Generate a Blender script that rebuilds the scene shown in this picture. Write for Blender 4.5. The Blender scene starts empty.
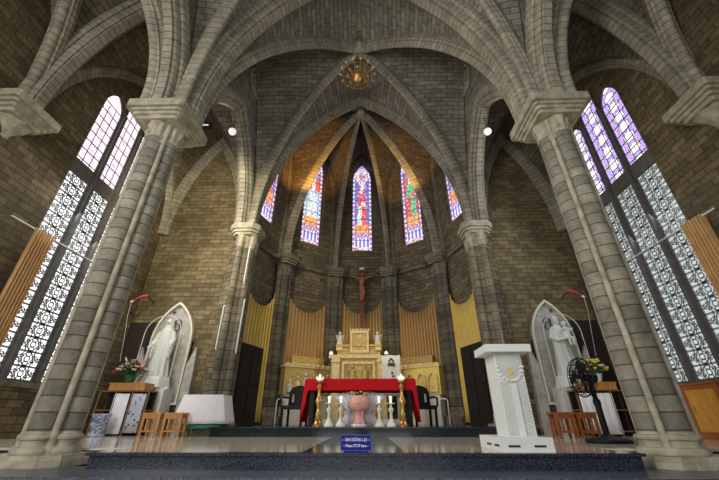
import bpy, bmesh, math, random
from math import sin, cos, pi, sqrt, radians
from mathutils import Vector, Matrix
from mathutils.geometry import tessellate_polygon
random.seed(7)
SC = bpy.context.scene
COL = SC.collection

# ------------------------------------------------------------------ camera numbers (metres, floor z = 0)
F, CX, CY, TILT, H = 334.0, 360.0, 240.0, radians(28.3), 0.67
YAW, CAMX = 0.0192, 0.17         # the camera stands a little right of the axis and looks a little left
def W(px, py, Y=None, X=None):
    """point of the place that lies at depth Y (or at side wall X) on the sight line of a photo pixel"""
    v = (CY - py) / F
    fw, up = cos(TILT) - v * sin(TILT), sin(TILT) + v * cos(TILT)
    h = (px - CX) / F; c, s = cos(YAW), sin(YAW)
    d = Y / (h * s + fw * c) if Y is not None else (X - CAMX) / (h * c - fw * s)
    return Vector((CAMX + (h * c - fw * s) * d, (h * s + fw * c) * d, up * d + H))

# ------------------------------------------------------------------ levels
Z_STEP, Z_STAGE, Z_DAIS = 0.166, 0.33, 0.527
Y_STEP, Y_STAGE, Y_DAIS = 4.0, 4.6, 8.7
Z_SPR = 5.8 + H
PX, PY = 4.1, 5.15              # nave piers
WX = 7.15                       # aisle wall inner face
YA, RA = 10.0, 4.05             # apse centre and radius
YE = 10.3                       # end wall of the aisles
Z_KEY = 12.3 + H

# ------------------------------------------------------------------ materials
def new_mat(name):
    m = bpy.data.materials.new(name); m.use_nodes = True
    return m, m.node_tree.nodes, m.node_tree.links, m.node_tree.nodes['Principled BSDF']

def plain(name, col, rough=.5, metal=0, var=0.0, vscale=8, bump=0.0, bscale=40, spec=.5, emit=0, sheen=0):
    m, N, L, b = new_mat(name)
    b.inputs['Base Color'].default_value = (*col, 1)
    b.inputs['Roughness'].default_value = rough
    b.inputs['Metallic'].default_value = metal
    b.inputs['Specular IOR Level'].default_value = spec
    if sheen: b.inputs['Sheen Weight'].default_value = sheen
    if emit:
        b.inputs['Emission Color'].default_value = (*col, 1); b.inputs['Emission Strength'].default_value = emit
    tc = N.new('ShaderNodeTexCoord')
    if var:
        n = N.new('ShaderNodeTexNoise'); n.inputs['Scale'].default_value = vscale; n.inputs['Detail'].default_value = 5
        L.new(tc.outputs['Object'], n.inputs['Vector'])
        r = N.new('ShaderNodeValToRGB')
        r.color_ramp.elements[0].position = .3; r.color_ramp.elements[1].position = .7
        r.color_ramp.elements[0].color = (*[c * (1 - var) for c in col], 1)
        r.color_ramp.elements[1].color = (*[min(1, c * (1 + var)) for c in col], 1)
        L.new(n.outputs['Fac'], r.inputs['Fac']); L.new(r.outputs['Color'], b.inputs['Base Color'])
    if bump:
        n2 = N.new('ShaderNodeTexNoise'); n2.inputs['Scale'].default_value = bscale; n2.inputs['Detail'].default_value = 4
        L.new(tc.outputs['Object'], n2.inputs['Vector'])
        bp = N.new('ShaderNodeBump'); bp.inputs['Strength'].default_value = bump; bp.inputs['Distance'].default_value = .03
        L.new(n2.outputs['Fac'], bp.inputs['Height']); L.new(bp.outputs['Normal'], b.inputs['Normal'])
    return m

def stone(name, c1, c2, mortar, bw, rh, ms=.012, rough=.85, var=.35):
    """blockwork laid in the mesh's UVs, which are in metres"""
    m, N, L, b = new_mat(name)
    uv = N.new('ShaderNodeUVMap')
    wob = N.new('ShaderNodeTexNoise'); wob.inputs['Scale'].default_value = 1.7
    L.new(uv.outputs['UV'], wob.inputs['Vector'])
    mixv = N.new('ShaderNodeMixRGB'); mixv.blend_type = 'ADD'; mixv.inputs['Fac'].default_value = .02
    L.new(uv.outputs['UV'], mixv.inputs['Color1']); L.new(wob.outputs['Color'], mixv.inputs['Color2'])
    br = N.new('ShaderNodeTexBrick')
    br.inputs['Scale'].default_value = 1; br.inputs['Brick Width'].default_value = bw
    br.inputs['Row Height'].default_value = rh; br.inputs['Mortar Size'].default_value = ms
    br.inputs['Mortar Smooth'].default_value = .3; br.inputs['Bias'].default_value = 0
    br.inputs['Color1'].default_value = (*c1, 1); br.inputs['Color2'].default_value = (*c2, 1)
    br.inputs['Mortar'].default_value = (*mortar, 1)
    L.new(mixv.outputs['Color'], br.inputs['Vector'])
    tc = N.new('ShaderNodeTexCoord')
    n = N.new('ShaderNodeTexNoise'); n.inputs['Scale'].default_value = .8; n.inputs['Detail'].default_value = 8; n.inputs['Roughness'].default_value = .65
    L.new(tc.outputs['Object'], n.inputs['Vector'])
    rmp = N.new('ShaderNodeMapRange'); rmp.inputs['From Min'].default_value = .3; rmp.inputs['From Max'].default_value = .7
    rmp.inputs['To Min'].default_value = 1 - var; rmp.inputs['To Max'].default_value = 1 + var * .6
    L.new(n.outputs['Fac'], rmp.inputs['Value'])
    mul = N.new('ShaderNodeMixRGB'); mul.blend_type = 'MULTIPLY'; mul.inputs['Fac'].default_value = 1
    L.new(br.outputs['Color'], mul.inputs['Color1']); L.new(rmp.outputs['Result'], mul.inputs['Color2'])
    g = N.new('ShaderNodeTexNoise'); g.inputs['Scale'].default_value = 5.5; g.inputs['Detail'].default_value = 9; g.inputs['Roughness'].default_value = .75
    L.new(tc.outputs['Object'], g.inputs['Vector'])
    gr = N.new('ShaderNodeMapRange'); gr.inputs['From Min'].default_value = .35; gr.inputs['From Max'].default_value = .65
    gr.inputs['To Min'].default_value = .70; gr.inputs['To Max'].default_value = 1.22
    L.new(g.outputs['Fac'], gr.inputs['Value'])
    mul2 = N.new('ShaderNodeMixRGB'); mul2.blend_type = 'MULTIPLY'; mul2.inputs['Fac'].default_value = 1
    L.new(mul.outputs['Color'], mul2.inputs['Color1']); L.new(gr.outputs['Result'], mul2.inputs['Color2'])
    L.new(mul2.outputs['Color'], b.inputs['Base Color'])
    b.inputs['Roughness'].default_value = rough; b.inputs['Specular IOR Level'].default_value = .25
    n3 = N.new('ShaderNodeTexNoise'); n3.inputs['Scale'].default_value = 22; n3.inputs['Detail'].default_value = 5
    L.new(tc.outputs['Object'], n3.inputs['Vector'])
    ma = N.new('ShaderNodeMath'); ma.operation = 'MULTIPLY_ADD'; ma.inputs[1].default_value = .35
    inv = N.new('ShaderNodeMath'); inv.operation = 'SUBTRACT'; inv.inputs[0].default_value = 1
    L.new(br.outputs['Fac'], inv.inputs[1])
    L.new(n3.outputs['Fac'], ma.inputs[0]); L.new(inv.outputs[0], ma.inputs[2])
    bp = N.new('ShaderNodeBump'); bp.inputs['Strength'].default_value = .7; bp.inputs['Distance'].default_value = .02
    L.new(ma.outputs[0], bp.inputs['Height']); L.new(bp.outputs['Normal'], b.inputs['Normal'])
    return m

def granite(name, base, spk, rough=.15, scale=160):
    m, N, L, b = new_mat(name)
    tc = N.new('ShaderNodeTexCoord')
    vo = N.new('ShaderNodeTexVoronoi'); vo.inputs['Scale'].default_value = scale
    L.new(tc.outputs['Object'], vo.inputs['Vector'])
    bw = N.new('ShaderNodeRGBToBW'); L.new(vo.outputs['Color'], bw.inputs['Color'])
    r = N.new('ShaderNodeValToRGB'); r.color_ramp.elements[0].position = .35; r.color_ramp.elements[1].position = .8
    r.color_ramp.elements[0].color = (*base, 1); r.color_ramp.elements[1].color = (*spk, 1)
    L.new(bw.outputs[0], r.inputs['Fac']); L.new(r.outputs['Color'], b.inputs['Base Color'])
    b.inputs['Roughness'].default_value = rough
    return m

def tiles(name, col, grout, size, rough):
    m, N, L, b = new_mat(name)
    uv = N.new('ShaderNodeUVMap')
    br = N.new('ShaderNodeTexBrick'); br.offset = 0
    br.inputs['Scale'].default_value = 1; br.inputs['Brick Width'].default_value = size; br.inputs['Row Height'].default_value = size
    br.inputs['Mortar Size'].default_value = .004
    br.inputs['Color1'].default_value = (*col, 1); br.inputs['Color2'].default_value = (*[c * .93 for c in col], 1); br.inputs['Mortar'].default_value = (*grout, 1)
    L.new(uv.outputs['UV'], br.inputs['Vector']); L.new(br.outputs['Color'], b.inputs['Base Color'])
    b.inputs['Roughness'].default_value = rough
    return m

def wood(name, c1, c2, rough=.45, axis=2):
    m, N, L, b = new_mat(name)
    tc = N.new('ShaderNodeTexCoord'); mp = N.new('ShaderNodeMapping')
    s = [14, 14, 14]; s[axis] = 1.4
    mp.inputs['Scale'].default_value = s
    n = N.new('ShaderNodeTexNoise'); n.inputs['Scale'].default_value = 1.6; n.inputs['Detail'].default_value = 6
    L.new(tc.outputs['Object'], mp.inputs['Vector']); L.new(mp.outputs['Vector'], n.inputs['Vector'])
    r = N.new('ShaderNodeValToRGB'); r.color_ramp.elements[0].position = .35; r.color_ramp.elements[1].position = .65
    r.color_ramp.elements[0].color = (*c1, 1); r.color_ramp.elements[1].color = (*c2, 1)
    L.new(n.outputs['Fac'], r.inputs['Fac']); L.new(r.outputs['Color'], b.inputs['Base Color'])
    b.inputs['Roughness'].default_value = rough
    return m

def glass_lit(name, strength, attr=True, col=(1, 1, 1)):
    """window glass with the daylight coming through it"""
    m, N, L, b = new_mat(name)
    b.inputs['Roughness'].default_value = .2
    b.inputs['Base Color'].default_value = (.05, .05, .05, 1)
    b.inputs['Emission Strength'].default_value = strength
    if attr:
        a = N.new('ShaderNodeVertexColor'); a.layer_name = 'Col'
        L.new(a.outputs['Color'], b.inputs['Emission Color'])
    else:
        b.inputs['Emission Color'].default_value = (*col, 1)
    return m

M = {}
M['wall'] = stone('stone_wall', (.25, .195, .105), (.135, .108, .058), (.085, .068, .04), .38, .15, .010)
M['wall_side'] = stone('stone_wall_shaded', (.19, .145, .08), (.10, .078, .043), (.062, .05, .03), .38, .15, .010)  # wall stone with the shade of the aisles put into its colour
M['apse'] = stone('stone_apse', (.235, .19, .12), (.135, .108, .068), (.075, .062, .042), .38, .155)
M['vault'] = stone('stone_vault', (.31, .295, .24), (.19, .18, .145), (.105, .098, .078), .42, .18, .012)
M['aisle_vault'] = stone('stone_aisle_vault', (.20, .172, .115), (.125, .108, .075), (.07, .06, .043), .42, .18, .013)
M['rib'] = stone('stone_rib', (.38, .35, .27), (.29, .27, .205), (.15, .138, .105), 9.0, .17, .011)
M['column'] = stone('stone_column', (.32, .30, .235), (.20, .186, .145), (.10, .092, .074), 9.0, .20, .009, var=.55)
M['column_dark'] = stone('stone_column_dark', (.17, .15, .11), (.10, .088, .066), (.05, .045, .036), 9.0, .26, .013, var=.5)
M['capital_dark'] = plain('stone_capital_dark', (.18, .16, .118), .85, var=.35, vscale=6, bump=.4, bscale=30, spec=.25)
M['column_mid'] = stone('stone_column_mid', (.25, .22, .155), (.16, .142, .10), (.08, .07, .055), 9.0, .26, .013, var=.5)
M['capital'] = plain('stone_capital', (.37, .34, .255), .85, var=.3, vscale=6, bump=.4, bscale=30, spec=.25)
M['stone_dark'] = plain('stone_dark', (.16, .14, .11), .85, var=.35, vscale=5, bump=.4, bscale=30, spec=.25)
M['granite'] = granite('granite_dark', (.007, .010, .020), (.055, .066, .095), .2, 110)
M['granite_light'] = granite('granite_light', (.03, .036, .05), (.15, .17, .21), .28, 130)
M['granite_black'] = granite('granite_black', (.008, .012, .017), (.04, .05, .06), .1, 150)
M['tile'] = tiles('tile_beige', (.62, .56, .45), (.35, .31, .25), .6, .10)
M['floor'] = tiles('tile_floor', (.50, .36, .18), (.2, .15, .09), .4, .25)
M['marble'] = plain('marble_white', (.72, .72, .70), .35, var=.08, vscale=5)
M['statue'] = plain('statue_white', (.60, .63, .60), .5, var=.05, vscale=10)
M['niche'] = plain('niche_marble', (.40, .39, .36), .45, var=.25, vscale=6)
M['niche_rim'] = plain('niche_rim', (.72, .68, .58), .45)
M['gold'] = plain('gilded_stone', (.52, .38, .13), .42, .25, var=.3, vscale=14, bump=.5, bscale=45)
M['gold_pale'] = plain('gilded_pale', (.70, .56, .28), .45, .12, var=.2, vscale=14, bump=.35, bscale=45)
M['gold_bright'] = plain('gilded_bright', (.72, .54, .13), .42, .15, var=.2, vscale=14, bump=.4, bscale=45)
M['gold_shade'] = plain('gilded_brown', (.36, .24, .08), .5, .2, var=.3, vscale=14, bump=.3, bscale=45)
M['brass'] = plain('brass', (.58, .36, .12), .32, .8)
M['ivory'] = plain('ivory_paint', (.80, .77, .62), .4)
M['red_cloth'] = plain('red_cloth', (.50, .004, .010), .75, var=.12, vscale=9, spec=.2)
M['white_cloth'] = plain('white_cloth', (.92, .92, .96), .6, var=.03, vscale=7, sheen=.2)
M['white_paint'] = plain('white_paint', (.76, .78, .76), .4)
M['white_panel'] = plain('white_panel', (.55, .58, .56), .5)
M['slot'] = plain('slot_dark', (.03, .03, .03), .6)
M['yellow_mark'] = plain('yellow_mark', (.75, .58, .08), .5)
M['pink'] = plain('pink_stone', (.74, .38, .31), .4, var=.15, vscale=16)
M['wood_orange'] = wood('wood_orange', (.46, .20, .05), (.64, .32, .10), .4)
M['wood_honey'] = wood('wood_honey', (.55, .25, .035), (.70, .36, .06), .35)
M['wood_red'] = wood('wood_red', (.30, .085, .025), (.42, .14, .04), .4)
M['wood_brown'] = wood('wood_brown', (.16, .085, .035), (.26, .14, .055), .45)
M['wood_dark'] = wood('wood_dark', (.005, .004, .003), (.010, .007, .005), .7)
M['wood_maroon_shaded'] = wood('wood_maroon_shaded', (.014, .007, .006), (.024, .011, .009), .7)  # maroon wood taken near black to paint in the corner shadow
M['cross_wood'] = wood('cross_wood', (.10, .022, .015), (.16, .04, .025), .4)
M['corpus'] = plain('corpus_painted', (.34, .12, .07), .45)
M['curtain_gold'] = plain('curtain_gold', (.34, .19, .06), .6, var=.1, vscale=3, sheen=.3)
M['curtain_yellow'] = plain('curtain_yellow', (.66, .46, .08), .6, var=.1, vscale=3, sheen=.3)  # same gold fabric, yellowed in colour for the light on the outer bays
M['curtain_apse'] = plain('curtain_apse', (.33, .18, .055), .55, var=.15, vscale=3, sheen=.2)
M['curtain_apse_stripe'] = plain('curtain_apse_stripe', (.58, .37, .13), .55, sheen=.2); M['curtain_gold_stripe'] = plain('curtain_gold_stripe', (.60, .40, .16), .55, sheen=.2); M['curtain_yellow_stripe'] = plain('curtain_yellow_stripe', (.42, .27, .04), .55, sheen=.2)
M['curtain_brown'] = plain('curtain_brown', (.48, .27, .085), .55, var=.15, vscale=3, sheen=.3)
M['black'] = plain('black_plastic', (.008, .009, .010), .5, spec=.25)
M['black_wood'] = plain('black_lacquer', (.006, .005, .005), .5, spec=.2)
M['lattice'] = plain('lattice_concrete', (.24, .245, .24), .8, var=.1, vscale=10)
M['lattice_lit'] = plain('lattice_lit', (.40, .42, .41), .8, var=.1, vscale=10)  # same concrete, colour lightened for the light on the right-hand windows
M['mullion'] = plain('mullion_stone', (.12, .115, .105), .85, var=.2, vscale=6)
M['lead'] = plain('lead', (.02, .02, .022), .5, .3)
M['pane_left'] = glass_lit('pane_white', 1.5, False, (.96, .98, 1.0))
M['pane_right'] = glass_lit('pane_bluish', .60, False, (.86, .98, 1.0))
M['stained'] = glass_lit('stained_glass', 1.0)
M['stained_side'] = glass_lit('stained_glass_side', 1.25)
M['lamp_white'] = plain('lamp_white', (.9, .9, .85), .4, emit=.5)
M['tube_white'] = plain('tube_white', (.8, .8, .75), .4)
M['globe'] = plain('globe_glass', (.9, .9, .88), .3, emit=.5)
M['wire'] = plain('wire_white', (.6, .6, .58), .5)
M['wire_dark'] = plain('wire_dark', (.03, .03, .03), .5)
M['red_paint'] = plain('red_paint', (.42, .035, .025), .4)
M['sign_blue'] = plain('sign_blue', (.006, .008, .22), .45, spec=.25)
M['sign_white'] = plain('sign_white', (.75, .78, .9), .5)
M['sign_edge'] = plain('sign_edge', (.10, .12, .50), .4)
M['steel'] = plain('steel', (.35, .35, .36), .35, .8)
M['green_paint'] = plain('green_paint', (.02, .30, .16), .5)
M['leaf'] = plain('leaf_green', (.03, .11, .025), .5, var=.4, vscale=20)
M['petal_white'] = plain('petal_white', (.85, .78, .70), .6)
M['petal_pink'] = plain('petal_pink', (.80, .30, .28), .6)
M['petal_red'] = plain('petal_red', (.70, .05, .06), .6)
M['petal_yellow'] = plain('petal_yellow', (.85, .62, .05), .6)
M['cloth_banner'] = plain('banner_cloth', (.68, .66, .62), .7)
M['ink'] = plain('banner_ink', (.05, .05, .06), .7)
def porcelain():
    m, N, L, b = new_mat('porcelain_blue')
    tc = N.new('ShaderNodeTexCoord'); n = N.new('ShaderNodeTexNoise'); n.inputs['Scale'].default_value = 14; n.inputs['Detail'].default_value = 3
    L.new(tc.outputs['Object'], n.inputs['Vector'])
    r = N.new('ShaderNodeValToRGB'); r.color_ramp.elements[0].position = .46; r.color_ramp.elements[1].position = .54
    r.color_ramp.elements[0].color = (.16, .20, .38, 1); r.color_ramp.elements[1].color = (.50, .54, .66, 1)
    L.new(n.outputs['Fac'], r.inputs['Fac']); L.new(r.outputs['Color'], b.inputs['Base Color']); b.inputs['Roughness'].default_value = .15
    return m
M['porcelain'] = porcelain()
def print_cloth():
    m, N, L, b = new_mat('printed_cloth')
    tc = N.new('ShaderNodeTexCoord'); n = N.new('ShaderNodeTexVoronoi'); n.inputs['Scale'].default_value = 11
    L.new(tc.outputs['Object'], n.inputs['Vector'])
    r = N.new('ShaderNodeValToRGB'); r.color_ramp.elements[0].position = .25; r.color_ramp.elements[1].position = .32
    r.color_ramp.elements[0].color = (.04, .05, .10, 1); r.color_ramp.elements[1].color = (.50, .52, .60, 1)
    L.new(n.outputs['Distance'], r.inputs['Fac']); L.new(r.outputs['Color'], b.inputs['Base Color']); b.inputs['Roughness'].default_value = .7
    return m
M['print_cloth'] = print_cloth()

# ------------------------------------------------------------------ mesh builder
class MB:
    def __init__(self):
        self.v, self.f, self.uv, self.mi, self.cols = [], [], [], [], None
    def face(self, pts, uvs=None, mi=0):
        b = len(self.v); self.v += [tuple(p) for p in pts]
        self.f.append(tuple(range(b, b + len(pts)))); self.uv.append(uvs); self.mi.append(mi)
    def grid(self, rows, uvrows=None, close=False, mi=0, flip=False):
        """rows: list of equal-length point lists"""
        n, m = len(rows), len(rows[0]); b = len(self.v)
        for r in rows: self.v += [tuple(p) for p in r]
        for i in range(n - 1):
            for j in range(m if close else m - 1):
                k = (j + 1) % m
                q = [b + i * m + j, b + i * m + k, b + (i + 1) * m + k, b + (i + 1) * m + j]
                if uvrows:
                    kk = j + 1
                    u = [uvrows[i][j], uvrows[i][kk], uvrows[i + 1][kk], uvrows[i + 1][j]]
                else: u = None
                if flip: q.reverse(); u = u[::-1] if u else None
                self.f.append(tuple(q)); self.uv.append(u); self.mi.append(mi)
    def box(self, c, s, rz=0, mi=0, taper=(1, 1), rx=0, ry=0):
        x, y, z = s[0] / 2, s[1] / 2, s[2] / 2
        P = [(-x, -y, -z), (x, -y, -z), (x, y, -z), (-x, y, -z)] + [(a * taper[0], b_ * taper[1], z) for a, b_ in ((-x, -y), (x, -y), (x, y), (-x, y))]
        R = Matrix.Rotation(rz, 4, 'Z') @ Matrix.Rotation(ry, 4, 'Y') @ Matrix.Rotation(rx, 4, 'X')
        P = [R @ Vector(p) + Vector(c) for p in P]
        b = len(self.v); self.v += [tuple(p) for p in P]
        for q in ((0, 3, 2, 1), (4, 5, 6, 7), (0, 1, 5, 4), (1, 2, 6, 5), (2, 3, 7, 6), (3, 0, 4, 7)):
            self.f.append(tuple(b + i for i in q)); self.uv.append(None); self.mi.append(mi)
        return self
    def box2(self, a, b, mi=0):
        return self.box([(a[i] + b[i]) / 2 for i in range(3)], [abs(b[i] - a[i]) for i in range(3)], mi=mi)
    def lathe(self, prof, c=(0, 0, 0), n=24, mi=0, mod=None, caps=True):
        """prof: (r, z) from bottom to top around z"""
        rows, uvs, l = [], [], 0
        for i, (r, z) in enumerate(prof):
            if i: l += sqrt((r - prof[i - 1][0]) ** 2 + (z - prof[i - 1][1]) ** 2)
            row = []
            for j in range(n):
                a = 2 * pi * j / n; rr = r * (mod(a, i) if mod else 1)
                row.append((c[0] + rr * cos(a), c[1] + rr * sin(a), c[2] + z))
            rows.append(row); uvs.append([(2 * pi * j / n * max(.05, r), c[2] + z) for j in range(n + 1)])
        self.grid(rows, uvs, close=True, mi=mi)
        if caps:
            if prof[0][0] > 1e-4: self.face(rows[0][::-1], mi=mi)
            if prof[-1][0] > 1e-4: self.face(rows[-1], mi=mi)
        return self
    def tube(self, pts, r, n=8, mi=0, caps=True, closed=False):
        pts = [Vector(p) for p in pts]; rs = r if isinstance(r, (list, tuple)) else [r] * len(pts)
        rows = []; up = None
        for i, p in enumerate(pts):
            if closed: t = pts[(i + 1) % len(pts)] - pts[i - 1]
            else: t = pts[min(i + 1, len(pts) - 1)] - pts[max(i - 1, 0)]
            t.normalize()
            if up is None:
                up = Vector((0, 0, 1)) if abs(t.z) < .9 else Vector((1, 0, 0))
            s = t.cross(up).normalized(); up = s.cross(t).normalized()
            rows.append([p + (s * cos(2 * pi * j / n) + up * sin(2 * pi * j / n)) * rs[i] for j in range(n)])
        if closed: rows.append(rows[0])
        self.grid(rows, close=True, mi=mi)
        if caps and not closed:
            self.face(rows[0][::-1], mi=mi); self.face(rows[-1], mi=mi)
        return self
    def ell(self, c, r, n=14, m=9, mi=0):
        rows = []
        for i in range(m + 1):
            t = -pi / 2 + pi * i / m; k = max(.001, cos(t))
            rows.append([(c[0] + r[0] * k * cos(2 * pi * j / n), c[1] + r[1] * k * sin(2 * pi * j / n), c[2] + r[2] * sin(t)) for j in range(n)])
        self.grid(rows, close=True, mi=mi)
        return self
    def prism(self, poly, fn, d0, d1, holes=(), mi=0, sides=True, back=True):
        """2D polygon with holes; fn(u, v, w) -> point; faces at w = d0 (front) and d1, walls between"""
        loops = [list(poly)] + [list(h) for h in holes]
        flat = [p for l in loops for p in l]
        tris = tessellate_polygon([[Vector((p[0], p[1], 0)) for p in l] for l in loops])
        for t in tris:
            a = [flat[i] for i in t]
            ar = (a[1][0] - a[0][0]) * (a[2][1] - a[0][1]) - (a[1][1] - a[0][1]) * (a[2][0] - a[0][0])
            if ar < 0: a.reverse()
            self.face([fn(p[0], p[1], d0) for p in a], [(p[0], p[1]) for p in a], mi)
            if back: self.face([fn(p[0], p[1], d1) for p in a[::-1]], [(p[0], p[1]) for p in a[::-1]], mi)
        if sides:
            for l in loops:
                L = 0
                for i in range(len(l)):
                    p, q = l[i], l[(i + 1) % len(l)]
                    s = sqrt((p[0] - q[0]) ** 2 + (p[1] - q[1]) ** 2)
                    self.face([fn(p[0], p[1], d0), fn(p[0], p[1], d1), fn(q[0], q[1], d1), fn(q[0], q[1], d0)],
                              [(0, L), (abs(d1 - d0), L), (abs(d1 - d0), L + s), (0, L + s)], mi)
                    L += s
        return self
    def sweep(self, pts, nrm, prof, mi=0, close=True, inside=None):
        """planar curve pts with plane normal nrm; prof (a lateral, b towards the inside of the arch)"""
        pts = [Vector(p) for p in pts]; nrm = Vector(nrm).normalized()
        rows, uvs, l = [], [], 0
        us = [0]
        for k in range(len(prof)):
            a, b_ = prof[k], prof[(k + 1) % len(prof)]
            us.append(us[-1] + sqrt((a[0] - b_[0]) ** 2 + (a[1] - b_[1]) ** 2))
        for i, p in enumerate(pts):
            t = (pts[min(i + 1, len(pts) - 1)] - pts[max(i - 1, 0)]).normalized()
            if i: l += (p - pts[i - 1]).length
            s = nrm.cross(t).normalized()
            if inside is not None and s.dot(Vector(inside) - p) < 0: s = -s
            rows.append([p + nrm * a + s * b_ for a, b_ in prof])
            uvs.append([(u, l) for u in us])
        self.grid(rows, uvs, close=close, mi=mi)
        self.face(rows[0], mi=mi); self.face(rows[-1][::-1], mi=mi)
        return self
    def build(self, name, mat, parent=None, smooth=40, kind=None, label=None, cat=None, group=None, base=False, recalc=True):
        me = bpy.data.meshes.new(name)
        off = Vector((0, 0, 0))
        if base and self.v:
            xs, ys, zs = zip(*self.v)
            off = Vector(((min(xs) + max(xs)) / 2, (min(ys) + max(ys)) / 2, min(zs)))
            self.v = [tuple(Vector(p) - off) for p in self.v]
        me.from_pydata(self.v, [], self.f)
        uvl = me.uv_layers.new(name='UVMap')
        for p, u in zip(me.polygons, self.uv):
            if u is None:
                n = p.normal
                if abs(n.z) > .8: u = [(self.v[i][0], self.v[i][1]) for i in p.vertices]
                else:
                    t = Vector((0, 0, 1)).cross(n).normalized()
                    u = [(t.x * self.v[i][0] + t.y * self.v[i][1], self.v[i][2]) for i in p.vertices]
            for li, c in zip(p.loop_indices, u): uvl.data[li].uv = c
        if self.cols:
            ca = me.color_attributes.new('Col', 'FLOAT_COLOR', 'CORNER')
            for p, c in zip(me.polygons, self.cols):
                for li in p.loop_indices: ca.data[li].color = (*c, 1)
        mats = mat if isinstance(mat, (list, tuple)) else [mat]
        for m in mats: me.materials.append(M[m])
        for p, mi in zip(me.polygons, self.mi): p.material_index = mi; p.use_smooth = bool(smooth)
        bm = bmesh.new(); bm.from_mesh(me)
        bmesh.ops.remove_doubles(bm, verts=bm.verts, dist=1e-5)
        if recalc: bmesh.ops.recalc_face_normals(bm, faces=bm.faces)
        bm.to_mesh(me); bm.free()
        if smooth: me.set_sharp_from_angle(angle=radians(smooth))
        o = bpy.data.objects.new(name, me); COL.objects.link(o)
        o.location = off
        if parent is not None: o.parent = parent
        tag(o, label, cat, group, kind)
        return o

def tag(o, label=None, cat=None, group=None, kind=None):
    if label: o['label'] = label
    if cat: o['category'] = cat
    if group: o['group'] = group
    if kind: o['kind'] = kind
    return o
def thing(name, label, cat, loc=(0, 0, 0), rz=0, group=None, kind=None):
    o = bpy.data.objects.new(name, None); COL.objects.link(o)
    o.empty_display_size = .1
    o.location = loc; o.rotation_euler = (0, 0, rz)
    return tag(o, label, cat, group, kind)
def copy_tree(o, parent=None):
    c = o.copy(); COL.objects.link(c); c.parent = parent
    for ch in list(o.children): copy_tree(ch, c)
    return c
def dup(root, loc, rz=0, label=None, group=None):
    c = copy_tree(root); c.location = loc; c.rotation_euler = (0, 0, rz)
    if label: c['label'] = label
    if group: c['group'] = group
    return c
def mirror_x(root, loc, label):
    """the same fitting made left-handed, for the other side of the church"""
    c = copy_tree(root); c.location = loc; c['label'] = label
    for ch in c.children_recursive:
        me = ch.data.copy()
        for v in me.vertices: v.co.x = -v.co.x
        me.flip_normals(); ch.data = me
    return c

# ------------------------------------------------------------------ arches
def arch_half(p0, p1, stilt=0.0, n=22):
    """half of a pointed arch from springing p0 up to apex p1, vertical where it starts"""
    p0, p1 = Vector(p0), Vector(p1)
    h = p1.z - p0.z; d = Vector((p1.x - p0.x, p1.y - p0.y, 0)); w = d.length; d.normalize()
    hh = h - stilt; R = (w * w + hh * hh) / (2 * w); out = []
    for i in range(n + 1):
        z = h * i / n; zz = max(0, z - stilt)
        off = R - sqrt(max(0, R * R - zz * zz))
        out.append(p0 + d * off + Vector((0, 0, z)))
    return out
def arch_full(p0, p1, apex, stilt=0, n=22):
    a = arch_half(p0, apex, stilt, n); b = arch_half(p1, apex, stilt, n)
    return a + b[::-1][1:]
def arch2d(x0, x1, zs, za, n=10):
    """outline (u, v) of a pointed head from (x0, zs) over the apex to (x1, zs)"""
    P = arch_full((x0, 0, zs), (x1, 0, zs), ((x0 + x1) / 2, 0, za), 0, n)
    return [(p.x, p.z) for p in P]
def web(mb, D, T, m=7, bulge=.12):
    rows, uvs, lv = [], [], 0
    for i in range(len(D)):
        if i: lv += ((D[i] - D[i - 1]).length + (T[i] - T[i - 1]).length) / 2
        L = (D[i] - T[i]).length
        row, u = [], []
        for j in range(m + 1):
            s = j / m; p = D[i].lerp(T[i], s)
            p = p + Vector((0, 0, bulge * min(1, L / 3) * 4 * s * (1 - s)))
            row.append(p); u.append((L * (1 - s), lv))
        rows.append(row); uvs.append(u)
    mb.grid(rows, uvs)

def rib_prof(w, d):
    """moulded rib: fillets, hollows and a roll below"""
    h = w / 2
    P = [(-h, -.10), (-h, d * .30), (-h * .82, d * .36), (-h * .70, d * .52), (-h * .78, d * .60)]
    for k in range(7):
        a = pi * (1 - k / 6); P.append((h * .55 * cos(a), d * .66 + d * .34 * sin(a)))
    P += [(h * .78, d * .60), (h * .70, d * .52), (h * .82, d * .36), (h, d * .30), (h, -.10)]
    return P
def order_prof(w, d):
    """broad stepped arch with a roll on each arris"""
    h = w / 2; r = w * .10
    P = [(-h, -.15), (-h, d * .25)]
    for k in range(5): a = pi + pi / 2 - pi * k / 4 * 1.2; P.append((-h + r + r * cos(a) * -1 * -1, d * .25 + r + r * sin(a) * -1))
    P = [(-h, -.15), (-h, d * .2), (-h * .93, d * .36), (-h * .80, d * .42), (-h * .72, d * .34), (-h * .66, d * .40), (-h * .66, d * .66),
         (-h * .60, d * .82), (-h * .48, d * .88), (-h * .40, d * .80), (-h * .36, d), (h * .36, d), (h * .40, d * .80), (h * .48, d * .88), (h * .60, d * .82),
         (h * .66, d * .66), (h * .66, d * .40), (h * .72, d * .34), (h * .80, d * .42), (h * .93, d * .36), (h, d * .2), (h, -.15)]
    return P

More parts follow.
